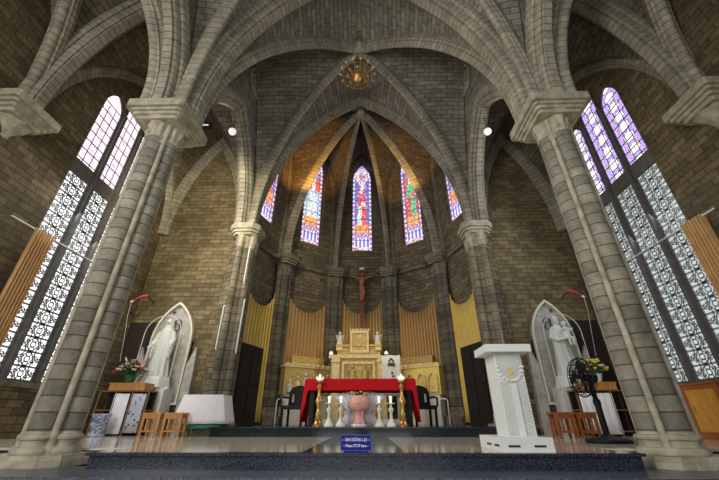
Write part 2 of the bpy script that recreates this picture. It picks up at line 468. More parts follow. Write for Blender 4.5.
# ================================================================== SETTING
# ---- floors and steps
mb = MB(); mb.box2((-9, -3, -.2), (9, Y_STAGE + .1, 0)); mb.build('floor', 'floor', kind='structure', smooth=0, base=True)
mb = MB(); mb.box2((-9, Y_STEP, 0), (9, Y_STAGE + .3, Z_STEP)); mb.build('floor_lower_step', 'granite_light', kind='structure', smooth=0, base=True)
SXL, SXR, YB = -3.10, 3.30, 5.35
st = MB(); st.box2((SXL, Y_STAGE, 0.0), (SXR, YB, Z_STAGE - .03)); st.box2((-9, YB, 0.0), (9, 15, Z_STAGE - .03)); sto = st.build('floor_stage', 'granite', kind='structure', smooth=0)
mb = MB(); mb.box2((SXL - .04, Y_STAGE - .03, Z_STAGE - .03), (SXR + .04, Y_STAGE + .10, Z_STAGE)); mb.build('nosing', 'granite', sto, smooth=0)
mb = MB(); Z0_ = Z_STAGE - .03
for sg in (-1, 1):
    for a_, b_ in (((sg * .62, Y_STAGE + .10, Z0_), (SXL if sg < 0 else SXR, YB, Z_STAGE)), ((sg * .62, YB, Z0_), (sg * 9, 15, Z_STAGE))):
        mb.box2([min(a_[q], b_[q]) for q in range(3)], [max(a_[q], b_[q]) for q in range(3)])
mb.build('tiling', 'tile', sto, smooth=0)
mb = MB(); mb.box2((-.62, Y_STAGE + .10, Z_STAGE - .03), (.62, Y_DAIS + .5, Z_STAGE)); mb.build('granite_runner', 'granite_black', sto, smooth=0)
da = MB(); da.box2((-3.42, Y_DAIS, Z_STAGE), (3.42, YA, Z_DAIS - .03)); da.box2((-3.75, YA, Z_STAGE), (3.75, 14, Z_DAIS - .03)); dao = da.build('floor_dais', 'granite_black', kind='structure', smooth=0)
mb = MB(); mb.box2((-3.45, Y_DAIS - .03, Z_DAIS - .03), (3.45, YA, Z_DAIS)); mb.box2((-3.7, YA, Z_DAIS - .03), (3.7, 14, Z_DAIS)); mb.build('tread', 'granite', dao, smooth=0)

# ---- aisle side walls with three lancets each
LANC = [(6.70, 8.62), (7.50, 9.22), (8.30, 8.62)]     # centre along the wall, height of the glass apex above the camera
LW, SILL, TRANS = .68, .72 + H, 5.72 + H
def lattice_panel(mb, u0, v0, w, h, fn, t=.020, dep=.014):
    """pierced stone panel: frame, rings, quarter rings and bars"""
    def bar(a, b, th=t):
        a, b = Vector((a[0], a[1])), Vector((b[0], b[1])); d = (b - a).normalized(); n = Vector((-d.y, d.x)) * th / 2
        q = [a - n, b - n, b + n, a + n]
        mb.face([fn(p.x, p.y, 0) for p in q]); mb.face([fn(p.x, p.y, dep) for p in q[::-1]])
        mb.face([fn(q[0].x, q[0].y, 0), fn(q[1].x, q[1].y, 0), fn(q[1].x, q[1].y, dep), fn(q[0].x, q[0].y, dep)])
        mb.face([fn(q[2].x, q[2].y, 0), fn(q[3].x, q[3].y, 0), fn(q[3].x, q[3].y, dep), fn(q[2].x, q[2].y, dep)])
    def arc(c, r, a0, a1, n):
        for k in range(n):
            A, B = a0 + (a1 - a0) * k / n, a0 + (a1 - a0) * (k + 1) / n
            q = [(c[0] + rr * cos(x), c[1] + rr * sin(x)) for rr, x in ((r - t / 2, A), (r + t / 2, A), (r + t / 2, B), (r - t / 2, B))]
            mb.face([fn(x, y, 0) for x, y in q]); mb.face([fn(x, y, dep) for x, y in q[::-1]])
            mb.face([fn(*q[0], 0), fn(*q[3], 0), fn(*q[3], dep), fn(*q[0], dep)])
    bar((u0, v0), (u0 + w, v0), .04); bar((u0, v0 + h), (u0 + w, v0 + h), .04)
    bar((u0 + .01, v0), (u0 + .01, v0 + h), .03); bar((u0 + w - .01, v0), (u0 + w - .01, v0 + h), .03)
    cx, cy = u0 + w / 2, v0 + h / 2
    arc((cx, cy), w * .20, 0, 2 * pi, 12); arc((cx, cy), w * .10, 0, 2 * pi, 8)
    for sx in (-1, 1):
        for sy in (-1, 1):
            X, Y_ = cx + sx * w / 2, cy + sy * h / 2
            arc((X, Y_), w * .30, 0 if sx < 0 and sy < 0 else (pi / 2 if sx > 0 and sy < 0 else (pi if sx > 0 else -pi / 2)), (0 if sx < 0 and sy < 0 else (pi / 2 if sx > 0 and sy < 0 else (pi if sx > 0 else -pi / 2))) + pi / 2, 5)
            bar((cx + sx * w * .14, cy + sy * h * .14), (cx + sx * w * .30, cy + sy * h * .30))
            arc((cx + sx * w * .32, cy), w * .10, 0, 2 * pi, 6) if sy > 0 else arc((cx, cy + sx * h * .34), w * .10, 0, 2 * pi, 6)

def lancet_glass(u0, u1, v0, za, zs, nu, nv, colf, fn):
    """panes of a lancet as a grid of small coloured pieces cut to the pointed head"""
    w = u1 - u0; hw = w / 2; hh = za - zs; R = (hw * hw + hh * hh) / (2 * hw)
    def top(u):
        off = min(u - u0, u1 - u)
        return zs + sqrt(max(0, R * R - (R - off) ** 2))
    mb = MB(); mb.cols = []
    for i in range(nu):
        ua, ub = u0 + w * i / nu, u0 + w * (i + 1) / nu
        ta, tb = top(ua), top(ub)
        for j in range(nv):
            za_, zb_ = v0 + (za - v0) * j / nv, v0 + (za - v0) * (j + 1) / nv
            a0, a1, b0, b1 = min(za_, ta), min(zb_, ta), min(za_, tb), min(zb_, tb)
            if a1 - a0 < 1e-4 and b1 - b0 < 1e-4: continue
            P = [(ua, a0), (ub, b0)] + ([(ub, b1)] if b1 - b0 > 1e-4 else []) + ([(ua, a1)] if a1 - a0 > 1e-4 else [])
            mb.face([fn(p[0], p[1], 0) for p in P]); mb.cols.append(colf((i + .5) / nu, (j + .5) / nv))
    return mb

def col_left(u, v):
    r = random.random()
    b = (.93, .80, .86)
    if u < .12 or u > .88: b = (.80, .60, .72) if r < .5 else (1, .95, .95)
    q = (v * 16) % 1
    if abs(sqrt(((u - .5) * 1.0) ** 2 + ((q - .5) * .62) ** 2) - .24) < .035: b = (.62, .42, .55)
    return tuple(min(1, c * (.9 + .2 * random.random())) for c in b)
def col_right(u, v):
    q = (v * 7.6) % 1
    d = sqrt(((u - .5) * .68) ** 2 + ((q - .5) * .45) ** 2)
    if d < .045: c = (.60, .50, .50)
    elif d < .165: c = (1, .97, .88)
    elif d < .20: c = (.22, .14, .32)
    elif u < .08 or u > .92: c = (.62, .52, .80)
    else: c = (.34, .22, .62) if (int(u * 9) + int(v * 60)) % 2 else (.55, .42, .80)
    return tuple(min(1, x * (.88 + .24 * random.random())) for x in c)

WIN_N = 0
def side_wall(sgn, wname):
    global WIN_N
    fn = lambda u, v, w: Vector((sgn * (WX + w), u, v))
    holes = []
    for uc, za in LANC:
        a = arch2d(uc - LW / 2 - .03, uc + LW / 2 + .03, za + H - .62, za + H + .05)
        holes.append([(uc + LW / 2 + .03, SILL), ] + a[::-1] + [(uc - LW / 2 - .03, SILL)])
    mb = MB()
    mb.prism([(.2, 0), (YE + .3, 0), (YE + .3, 11.6), (.2, 11.6)], fn, 0, .5, holes, back=True)
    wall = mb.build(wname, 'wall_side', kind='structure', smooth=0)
    for k, (uc, za) in enumerate(LANC):
        WIN_N += 1
        u0, u1 = uc - LW / 2, uc + LW / 2
        gf = lambda u, v, w: Vector((sgn * (WX + .10 + w), u, v))
        fr = MB()                                           # stone surround just inside the opening and transom
        ring = arch2d(u0 - .03, u1 + .03, za + H - .62, za + H + .05)
        inner = arch2d(u0 + .02, u1 - .02, za + H - .62, za + H - .03)
        fr.prism([(u1 + .03, SILL)] + ring[::-1] + [(u0 - .03, SILL)], gf, -.04, .05, [[(u1 - .02, SILL + .04)] + inner[::-1] + [(u0 + .02, SILL + .04)]])
        fr.box2(gf(u0, TRANS - .20, -.06), gf(u1, TRANS + .20, .08))
        win = fr.build('window_%d' % WIN_N, 'mullion', kind='structure', smooth=0)
        if k < 2:
            mu = MB(); mu.box2(gf(u1 + .015, SILL, -.13), gf(LANC[k + 1][0] - LW / 2 - .015, 8.2 + H, -.02)); mu.build('mullion_post', 'mullion', win, smooth=0)
        g = lancet_glass(u0, u1, TRANS, za + H, za + H - .6, 15, 84, col_left if sgn < 0 else col_right, gf)
        g.build('stained_pane', 'stained_side', win, smooth=0, recalc=False)
        lb = MB()
        for q in range(1, 9): lb.box2(gf(u0, TRANS + q * (za + H - TRANS - .2) / 9 - .010, -.02), gf(u1, TRANS + q * (za + H - TRANS - .2) / 9 + .010, -.005))
        for q in (.33, .67): lb.box2(gf(u0 + LW * q - .006, TRANS, -.02), gf(u0 + LW * q + .006, za + H - .55, -.005))
        lb.build('glazing_bar', 'lead', win, smooth=0)
        p = MB(); p.face([gf(u0, SILL, .012), gf(u1, SILL, .012), gf(u1, TRANS, .012), gf(u0, TRANS, .012)])
        p.build('pane', 'pane_left' if sgn < 0 else 'pane_right', win, smooth=0)
        lt = MB(); NP = 8; hgt = (TRANS - .17 - SILL) / NP
        for q in range(NP): 
            for hx in (0, 1):
                lattice_panel(lt, u0 + .02, SILL + q * hgt + hx * hgt / 2, (LW - .04), hgt / 2, lambda u, v, w: gf(u, v, w - .016))
        lt.build('lattice', 'lattice' if sgn < 0 else 'lattice_lit', win, smooth=0)
    # sill ledge
    mb = MB(); mb.box2((sgn * (WX - .06), 6.2, SILL - .12), (sgn * (WX + .4), 9.0, SILL - .01)); mb.build('sill', 'stone_dark', wall, smooth=0)
    return wall
wall_l = side_wall(-1, 'wall_left'); wall_r = side_wall(1, 'wall_right')

# ---- end walls of the aisles beside the apse
for sgn, nm in ((-1, 'wall_back_left'), (1, 'wall_back_right')):
    mb = MB(); mb.box2((sgn * 3.95, YE, 0), (sgn * 7.7, YE + .4, 12)); mb.build(nm, 'wall', kind='structure', smooth=0)

# ---- apse walls, five sides, each with a lancet
ANG = [pi * (1 - k / 5) for k in range(6)]
AV = [Vector((RA * cos(a), YA + RA * sin(a), 0)) for a in ANG]
AS, AT = 6.96 + H, 12.12 + H          # sill and apex of the apse glass
def apse_fn(k):
    a, b = AV[k], AV[k + 1]; t = (b - a).normalized(); n = Vector((t.y, -t.x, 0))
    if n.dot((a + b) / 2 - Vector((0, YA, 0))) < 0: n = -n
    mid = (a + b) / 2
    return lambda u, v, w: Vector((mid.x + t.x * u + n.x * w, mid.y + t.y * u + n.y * w, v))
EDGE = (AV[1] - AV[0]).length
def fig_color(k):
    robe = [((.75, .15, .12), (.35, .25, .70)), ((.80, .86, .92), (.85, .80, .65)), ((.78, .10, .14), (.80, .85, .80)), ((.10, .55, .30), (.75, .10, .10)), ((.75, .18, .14), (.45, .40, .75))][k]
    def f(u, v):
        r = random.random(); x = u - .5
        if u < .09 or u > .91:
            c = [(.95, .93, .95), (.25, .18, .70), (.80, .30, .35)][int(v * 60) % 3]
        elif v < .05: c = (.85, .80, .85) if r < .6 else (.6, .2, .2)
        elif v < .20:                       # two small niches
            q = abs(abs(x) - .2); lim = .17 * (1 - max(0, (v - .12) / .08))
            c = (.22, .17, .68) if q < lim * .8 else ((.92, .90, .95) if q < lim * 1.15 else (.65, .25, .30))
            if q < .045 and v < .15: c = (.85, .85, .95)
        elif v < .28: c = (.75, .22, .10) if r < .55 else (.9, .6, .25)
        elif v < .74:                       # standing figure
            t = (v - .28) / .46
            hw = .26 - .10 * t if t < .78 else .09
            wob = .03 * sin(v * 40)
            if abs(x + wob) < hw:
                c = robe[0] if (x + wob > -.02) == (t < .45) or t > .55 else robe[1]
                if t > .80: c = (.95, .78, .62)
                if r < .16: c = tuple(min(1, q * 1.3 + .25) for q in c)
                elif r > .82: c = tuple(q * .35 for q in c)
            else:
                c = (.20, .16, .62) if k in (2, 0, 4) and r < .6 else ((.55, .72, .92) if k == 1 else (.62, .10, .12))
                if r > .85: c = (.15, .40, .45)
                if .3 < r < .38: c = (.9, .88, .95)
            if k == 1 and t > .66 and abs(x) > .1: c = (.80, .14, .10)
            if k == 2 and abs(x) > .28: c = (.12, .38, .50) if r < .5 else (.22, .18, .65)
        else:                               # canopy
            d = abs(x) + abs((v - .86) * 3.4)
            c = (.18, .15, .66)
            if abs(d - .26) < .05: c = (.92, .85, .35)
            elif d < .10: c = (.85, .20, .15)
            elif abs(d - .42) < .05 or r < .10: c = (.90, .92, 1)
            if v > .95: c = (.35, .30, .80)
            if r > .86: c = (.75, .20, .30)
        return tuple(max(0, min(1, q * (.78 + .44 * random.random()))) for q in c)
    return f
for k in range(5):
    fn = apse_fn(k); hw = .46
    hole = [(hw + .06, AS - .05)] + arch2d(-hw - .06, hw + .06, AT - .95, AT + .1)[::-1] + [(-hw - .06, AS - .05)]
    mb = MB(); mb.prism([(-EDGE / 2, 0), (EDGE / 2, 0), (EDGE / 2, 13.6), (-EDGE / 2, 13.6)], fn, 0, .45, [hole])
    mb.build('wall_apse.%03d' % k if k else 'wall_apse', 'apse', kind='structure', smooth=0)
    WIN_N += 1
    fr = MB()
    fr.prism([(hw + .06, AS - .05)] + arch2d(-hw - .06, hw + .06, AT - .95, AT + .1)[::-1] + [(-hw - .06, AS - .05)], fn, .12, .26,
             [[(hw, AS)] + arch2d(-hw, hw, AT - .93, AT)[::-1] + [(-hw, AS)]])
    win = fr.build('window_%d' % WIN_N, 'stone_dark', kind='structure', smooth=0)
    g = lancet_glass(-hw, hw, AS, AT, AT - .93, 20, 110, fig_color(k), lambda u, v, w: fn(u, v, w + .2))
    g.build('stained_pane', 'stained', win, smooth=0, recalc=False)
    lb = MB()
    for q in range(1, 8):
        z = AS + q * (AT - AS - .5) / 8
        a, b = fn(-hw, z, .19), fn(hw, z, .19); lb.tube([a, b], .011, 5)
    for x in (-.30, .30):
        lb.tube([fn(x, AS, .19), fn(x, AT - .6, .19)], .008, 5)
    lb.build('glazing_bar', 'lead', win, smooth=0)

# string course at the height of the capitals
for k in range(5):
    fn = apse_fn(k); mb = MB()
    mb.prism([(-EDGE / 2 + .05, Z_SPR - .22), (EDGE / 2 - .05, Z_SPR - .22), (EDGE / 2 - .05, Z_SPR - .08), (-EDGE / 2 + .05, Z_SPR - .08)], fn, -.11, .05)
    mb.build('trim_%d' % (k + 1), 'stone_dark', kind='structure', smooth=0)
# ---- walls above the arcade between nave and aisles, with the arcade arch
Z_ARC = 9.2 + H
for sgn, nm in ((-1, 'wall_arcade_left'), (1, 'wall_arcade_right')):
    fn = lambda u, v, w: Vector((sgn * (3.95 + w), u, v))
    ua, ub = PY + .26, YA - .16
    ar = arch2d(ua, ub, Z_SPR, Z_ARC + .12, 16)
    mb = MB(); mb.prism([(PY - .1, Z_SPR), (ua, Z_SPR)] + ar[1:-1] + [(ub, Z_SPR), (YA + .2, Z_SPR), (YA + .2, 12.9), (PY - .1, 12.9)], fn, 0, .3)
    wall = mb.build(nm, 'vault', kind='structure', smooth=0)
    rb = MB()
    pts = arch_full((sgn * PX, ua, Z_SPR), (sgn * PX, ub, Z_SPR), (sgn * PX, (ua + ub) / 2, Z_ARC + .12))
    rb.sweep(pts, (1, 0, 0), order_prof(.50, .32), inside=(sgn * PX, (ua + ub) / 2, Z_SPR - 2))
    rb.build('arch_moulding', 'rib', wall, smooth=50)
    tr = MB()                                            # blind trefoil roundel high on the wall
    c = Vector((sgn * 3.93, 8.25, 11.3 + H - .1))
    def ring(cc, r, th, nn=20): tr.tube([cc + Vector((0, r * cos(2 * pi * i / nn), r * sin(2 * pi * i / nn))) for i in range(nn)], th, 6, closed=True)
    ring(c, .52, .055)
    for q in range(3):
        a = pi / 2 + q * 2 * pi / 3; ring(c + Vector((0, .23 * cos(a), .23 * sin(a))), .22, .035, 14)
    tr.build('tracery_roundel', 'capital', wall)
    # front bay towards the camera
    fa, fb = .35 + .26, PY - .26
    ar = arch2d(fa, fb, Z_SPR, Z_ARC + .12, 12)
    mb = MB(); mb.prism([(.2, Z_SPR), (fa, Z_SPR)] + ar[1:-1] + [(fb, Z_SPR), (PY - .1, Z_SPR), (PY - .1, 12.9), (.2, 12.9)], fn, 0, .3)
    wall = mb.build(nm + '.001', 'vault', kind='structure', smooth=0)
    rb = MB(); pts = arch_full((sgn * PX, fa, Z_SPR), (sgn * PX, fb, Z_SPR), (sgn * PX, (fa + fb) / 2, Z_ARC + .12))
    rb.sweep(pts, (1, 0, 0), order_prof(.50, .32), inside=(sgn * PX, (fa + fb) / 2, Z_SPR - 2)); rb.build('arch_moulding', 'rib', wall, smooth=50)

# springer blocks that the ribs rise from
for sgn in (-1, 1):
    mb = MB(); mb.prism([(-.42, -.42), (.42, -.42), (.42, .42), (-.42, .42)], lambda u, v, w: Vector((sgn * PX + u * (1 - w * .25), PY + v * (1 - w * .25), Z_SPR + w * 1.3)), 0, 1)
    mb.build('ceiling_springer' if sgn < 0 else 'ceiling_springer.001', 'rib', kind='structure', smooth=0)
# ---- vaults
def bay(x0, x1, y0, y1, zk, name, mat, ribs=True, zx=None, zy=None, diag_w=.28, cell_front=True):
    """four-part vault over a rectangle, springing at Z_SPR; returns its ceiling object"""
    cx, cy = (x0 + x1) / 2, (y0 + y1) / 2
    K = Vector((cx, cy, zk)); zx = zx or zk; zy = zy or zk
    mb = MB(); rb = []
    for X in (x0, x1):
        for Y_ in (y0, y1):
            c = Vector((X, Y_, Z_SPR))
            D = arch_half(c, K)
            T = arch_half(c, (X, cy, zx)); web(mb, D, T)
            T = arch_half(c, (cx, Y_, zy)); web(mb, D, T)
            rb.append(D)
    ce = mb.build(name, mat, kind='structure', smooth=60, recalc=False)
    if ribs:
        for D in rb:
            r = MB(); d = D[-1] - D[0]; r.sweep(D, Vector((0, 0, 1)).cross(Vector((d.x, d.y, 0))), rib_prof(diag_w, .34), inside=(cx, cy, Z_SPR - 3))
            r.build('diagonal_rib', 'rib', ce, smooth=50)
    return ce
NX = 3.92
nv = bay(-NX, NX, PY + .22, YA - .1, Z_KEY, 'ceiling', 'vault', zx=Z_KEY - .25, zy=Z_KEY)
r = MB(); r.sweep(arch_full((-NX + .02, PY, Z_SPR), (NX - .02, PY, Z_SPR), (0, PY, Z_KEY + .02), n=30), (0, 1, 0), order_prof(.66, .40), inside=(0, PY, 4)); r.build('transverse_arch', 'rib', nv, smooth=50)
r = MB(); r.sweep(arch_full((-NX + .06, YA, Z_SPR), (NX - .06, YA, Z_SPR), (0, YA, Z_KEY + .02), n=30), (0, 1, 0), order_prof(.42, .22), inside=(0, YA, 4)); r.build('apse_arch', 'rib', nv, smooth=50)
r = MB(); r.lathe([(.02, -.42), (.16, -.40), (.26, -.30), (.22, -.22), (.30, -.14), (.30, .05)], (0, (PY + .22 + YA - .1) / 2, Z_KEY), 20, mod=lambda a, i: 1 + .06 * cos(8 * a)); r.build('keystone', 'capital', nv)
nf = bay(-NX, NX, .35, PY - .22, Z_KEY, 'ceiling_nave', 'vault')
# aisles
for sgn, nm in ((-1, 'ceiling_aisle_left'), (1, 'ceiling_aisle_right')):
    xa, xb = sorted((sgn * 4.25, sgn * (WX + .05)))
    Z_AI = 10.3 + H
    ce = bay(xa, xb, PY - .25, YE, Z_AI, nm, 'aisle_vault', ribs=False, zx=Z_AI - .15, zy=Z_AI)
    xc = (xa + xb) / 2
    r = MB(); r.sweep(arch_full((xa, PY - (.32 if sgn < 0 else 0), Z_SPR), (xb, PY - (.32 if sgn > 0 else 0), Z_SPR), (xc, PY - .16, Z_AI + .05)), (0, 1, 0), order_prof(.56, .36), inside=(xc, PY, 4)); r.build('transverse_arch', 'rib', ce, smooth=50)
    yc = (PY - .25 + YE) / 2
    r = MB(); r.sweep(arch_full((sgn * WX, PY - .25, Z_SPR), (sgn * WX, YE, Z_SPR), (sgn * WX, yc, Z_AI - .12)), (1, 0, 0), rib_prof(.30, .22), inside=(sgn * WX, yc, 4)); r.build('wall_rib', 'rib', ce, smooth=50)
    r = MB(); r.sweep(arch_full((xa + .05, YE, Z_SPR), (xb - .05, YE, Z_SPR), (xc, YE, Z_AI - .02)), (0, 1, 0), rib_prof(.4, .26), inside=(xc, YE, 4)); r.build('wall_rib', 'rib', ce, smooth=50)
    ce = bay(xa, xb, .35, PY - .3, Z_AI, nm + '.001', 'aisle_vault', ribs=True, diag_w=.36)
# apse vault
KA = Vector((0, YA + .55, Z_KEY + .03)); RS = 3.86
SV = [Vector((RS * cos(a), YA + RS * sin(a), Z_SPR)) for a in ANG]
mb = MB(); ribs = []
for k in range(5):
    fn = apse_fn(k); ap = fn(0, 12.62 + H, -.02)
    for e in (0, 1):
        D = arch_half(SV[k + e], KA); T = arch_half(fn((-1 if e == 0 else 1) * (EDGE / 2 - .12), Z_SPR, -.02), ap, stilt=4.1)
        web(mb, D, T, bulge=.05)
ce = mb.build('ceiling_apse', 'apse', kind='structure', smooth=60, recalc=False)
for k in range(1, 5):
    D = arch_half(SV[k], KA); d = D[-1] - D[0]
    r = MB(); r.sweep(D, Vector((0, 0, 1)).cross(Vector((d.x, d.y, 0))), rib_prof(.20, .28), inside=(0, YA, Z_SPR - 3)); r.build('rib', 'rib', ce, smooth=50)
for k in range(5):
    fn = apse_fn(k)
    pts = arch_full(fn(-EDGE / 2 + .2, Z_SPR, 0), fn(EDGE / 2 - .2, Z_SPR, 0), fn(0, 12.45 + H, 0), stilt=4.0)
    r = MB(); n = fn(0, 0, 1) - fn(0, 0, 0); r.sweep(pts, n, [(-.10, -.1), (-.10, .06), (-.05, .12), (.05, .12), (.10, .06), (.10, -.1)], inside=fn(0, Z_SPR - 2, 0)); r.build('wall_rib', 'stone_dark', ce, smooth=50)
r = MB(); r.lathe([(.02, -.40), (.14, -.38), (.22, -.26), (.20, -.1), (.24, .05)], KA, 16); r.build('keystone', 'capital', ce)

# ================================================================== COLUMNS
def leafcap(mb, c, r0, r1, z0, z1, n=32, lobes=8, ph=0):
    h = z1 - z0
    prof = [(r0 * 1.02, 0), (r0 * 1.18, .02 * h), (r0 * 1.2, .07 * h), (r0 * 1.04, .10 * h), (r0 * 1.03, .3 * h), (r0 * 1.12, .5 * h), (r0 * 1.32, .66 * h), (r0 * 1.24, .72 * h), (r0 * 1.28, .82 * h), (r1, .97 * h), (r1, h)]
    mb.lathe([(r, z0 + z) for r, z in prof], (c[0], c[1], 0), n, mod=lambda a, i: 1 + (.10 * cos(lobes * a + ph) if 4 <= i <= 7 else (.05 * cos(lobes * a + ph + pi) if i == 8 else 0)))
def cham(r, c):
    return [(-r + c, -r), (r - c, -r), (r, -r + c), (r, r - c), (r - c, r), (-r + c, r), (-r, r - c), (-r, -r + c)]
def make_pier(name, label, loc, group):
    t = thing(name, label, 'column', loc, group=group, kind='thing')
    zb, zc = .36, Z_SPR - loc[2] - .80
    R_, O_, r_, o_ = .158, .182, .042, .200
    main = ((O_, 0), (-O_, 0), (0, O_), (0, -O_)); thin = ((o_, o_), (-o_, o_), (o_, -o_), (-o_, -o_))
    b = MB()
    for s, h0, h1 in ((.54, -.01, .07), (.49, .07, .12)):
        b.prism(cham(s, .17), lambda u, v, w: Vector((u, v, w)), h0, h1)
    for dx, dy, r in [(x, y, R_) for x, y in main] + [(x, y, r_) for x, y in thin]:
        b.lathe([(r * 1.35, .10), (r * 1.50, .13), (r * 1.52, .16), (r * 1.40, .195), (r * 1.18, .205), (r * 1.12, .24), (r * 1.20, .275), (r * 1.34, .285), (r * 1.38, .31), (r * 1.30, .335), (r * 1.08, .345), (r, zb + .01)], (dx, dy, 0), 24)
    b.prism(cham(.25, .09), lambda u, v, w: Vector((u, v, w)), .1, zb)
    b.build('base', 'capital', t)
    k = MB(); k.prism(cham(.215, .085), lambda u, v, w: Vector((u, v, w)), zb, zc); k.build('core', 'column', t, smooth=0)
    for i, (dx, dy) in enumerate(main):
        s = MB(); s.lathe([(R_, zb - .02 + (zc - zb + .04) * q / 12) for q in range(13)], (dx, dy, 0), 28); s.build('shaft', 'column', t)
    for dx, dy in thin:
        s = MB(); s.lathe([(r_, zb - .02), (r_, zc + .3)], (dx, dy, 0), 12); s.build('slender_shaft', 'capital', t)
    c = MB()
    for dx, dy in main: leafcap(c, (dx, dy), R_, .30, zc, zc + .50)
    for dx, dy in thin: leafcap(c, (dx, dy), r_, .15, zc + .12, zc + .54, 16, 4)
    c.prism(cham(.25, .09), lambda u, v, w: Vector((u, v, w)), zc - .1, zc + .5)
    c.build('capital', 'capital', t)
    for r, h0, h1 in ((.43, zc + .40, zc + .49), (.48, zc + .48, zc + .56), (.53, zc + .55, zc + .62), (.59, zc + .61, zc + .80)):
        a = MB(); a.prism(cham(r, .05), lambda u, v, w: Vector((u, v, w)), h0, h1)
        a.build('abacus', 'capital', t, smooth=0)
    return t
pl = make_pier('clustered_column', 'tall clustered stone column beside the pierced window with white-and-pink upper glass', (-PX, PY, Z_STEP), 'clustered nave columns')
dup(pl, (PX, PY, Z_STEP), label='tall clustered stone column behind the white lectern and black fan', group='clustered nave columns')

def make_respond(name, label, loc, r, offs, cap_r, zbot, group, square=.5, ms='column_mid', mc='capital'):
    t = thing(name, label, 'column', loc, group=group, kind='thing')
    zc = Z_SPR - .85 - loc[2]
    b = MB(); b.prism(cham(square, square * .45), lambda u, v, w: Vector((u, v, w)), 0, .25)
    for dx, dy, rr in offs: b.lathe([(rr * 1.3, .22), (rr * 1.32, .32), (rr * 1.1, .38), (rr * 1.2, .44), (rr, .5)], (dx, dy, 0), 20)
    b.build('base', mc, t)
    for dx, dy, rr in offs:
        s = MB(); s.lathe([(rr, .48 + (zc - .46) * q / 10) for q in range(11)], (dx, dy, 0), 20); s.build('shaft', ms, t)
    c = MB()
    for dx, dy, rr in offs: leafcap(c, (dx, dy), rr, rr * 1.5, zc, zc + .52, 24, 6)
    c.build('capital', mc, t)
    a = MB()
    for q, h0, h1 in ((.8, zc + .46, zc + .56), (.9, zc + .55, zc + .66), (1.0, zc + .65, zc + .85)):
        a.prism(cham(cap_r * q, cap_r * q * .4), lambda u, v, w: Vector((u, v, w)), h0, h1)
    a.build('abacus', mc, t, smooth=0)
    return t
offsA = [(0, 0, .26), (.27, -.16, .10), (-.05, -.30, .10), (.22, .22, .10)]
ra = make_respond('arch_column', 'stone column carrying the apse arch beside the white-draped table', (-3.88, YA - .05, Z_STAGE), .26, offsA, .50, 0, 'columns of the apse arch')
rbm = mirror_x(ra, (3.88, YA - .05, Z_STAGE), 'stone column carrying the apse arch behind the white lectern')
lab = ['slim clustered shaft on the apse wall between yellow curtain and left gilded relief panel',
       'slim clustered shaft between left brown curtain and the crucifix',
       'slim clustered shaft between the crucifix and right brown curtain, behind the white banner',
       'slim clustered shaft on the apse wall between right gilded relief panel and yellow curtain']
offsB = [(0, 0, .19), (.25, .02, .10), (-.25, .02, .10)]
proto = None
for k in range(1, 5):
    p = SV[k] * 1; a = ANG[k]; loc = (3.78 * cos(a), YA + 3.78 * sin(a), Z_DAIS)
    if proto is None:
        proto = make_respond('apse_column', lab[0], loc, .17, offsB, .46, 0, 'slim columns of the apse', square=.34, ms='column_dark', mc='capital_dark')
        proto.rotation_euler = (0, 0, a + pi / 2)
    else: dup(proto, loc, a + pi / 2, lab[k - 1])
# corbels on the aisle walls
def make_corbel(label, loc):
    t = thing('wall_corbel', label, 'corbel', loc, group='stepped corbels on the aisle walls', kind='thing')
    b = MB(); b.lathe([(.03, -.80), (.10, -.74), (.09, -.69), (.14, -.60), (.22, -.50), (.30, -.42), (.32, -.34)], n=24, mod=lambda a, i: 1 + .06 * cos(8 * a)); b.build('pendant', 'capital', t)
    for r_, h0, h1 in ((.34, -.36, -.26), (.40, -.27, -.18), (.46, -.19, -.11), (.52, -.12, .05)):
        a = MB(); a.prism(cham(r_, .04), lambda u, v, w: Vector((u, v, w)), h0, h1); a.build('moulding', 'capital', t, smooth=0)
    return t
wl = make_corbel('stepped stone corbel on the wall at the upper left edge, above the brown curtain', (-WX - .06, PY - .32, Z_SPR))
mirror_x(wl, (WX + .06, PY - .32, Z_SPR), 'stepped stone corbel on the wall at the upper right edge, above the brown curtain')

# ================================================================== ALTAR AREA
YT = 9.42
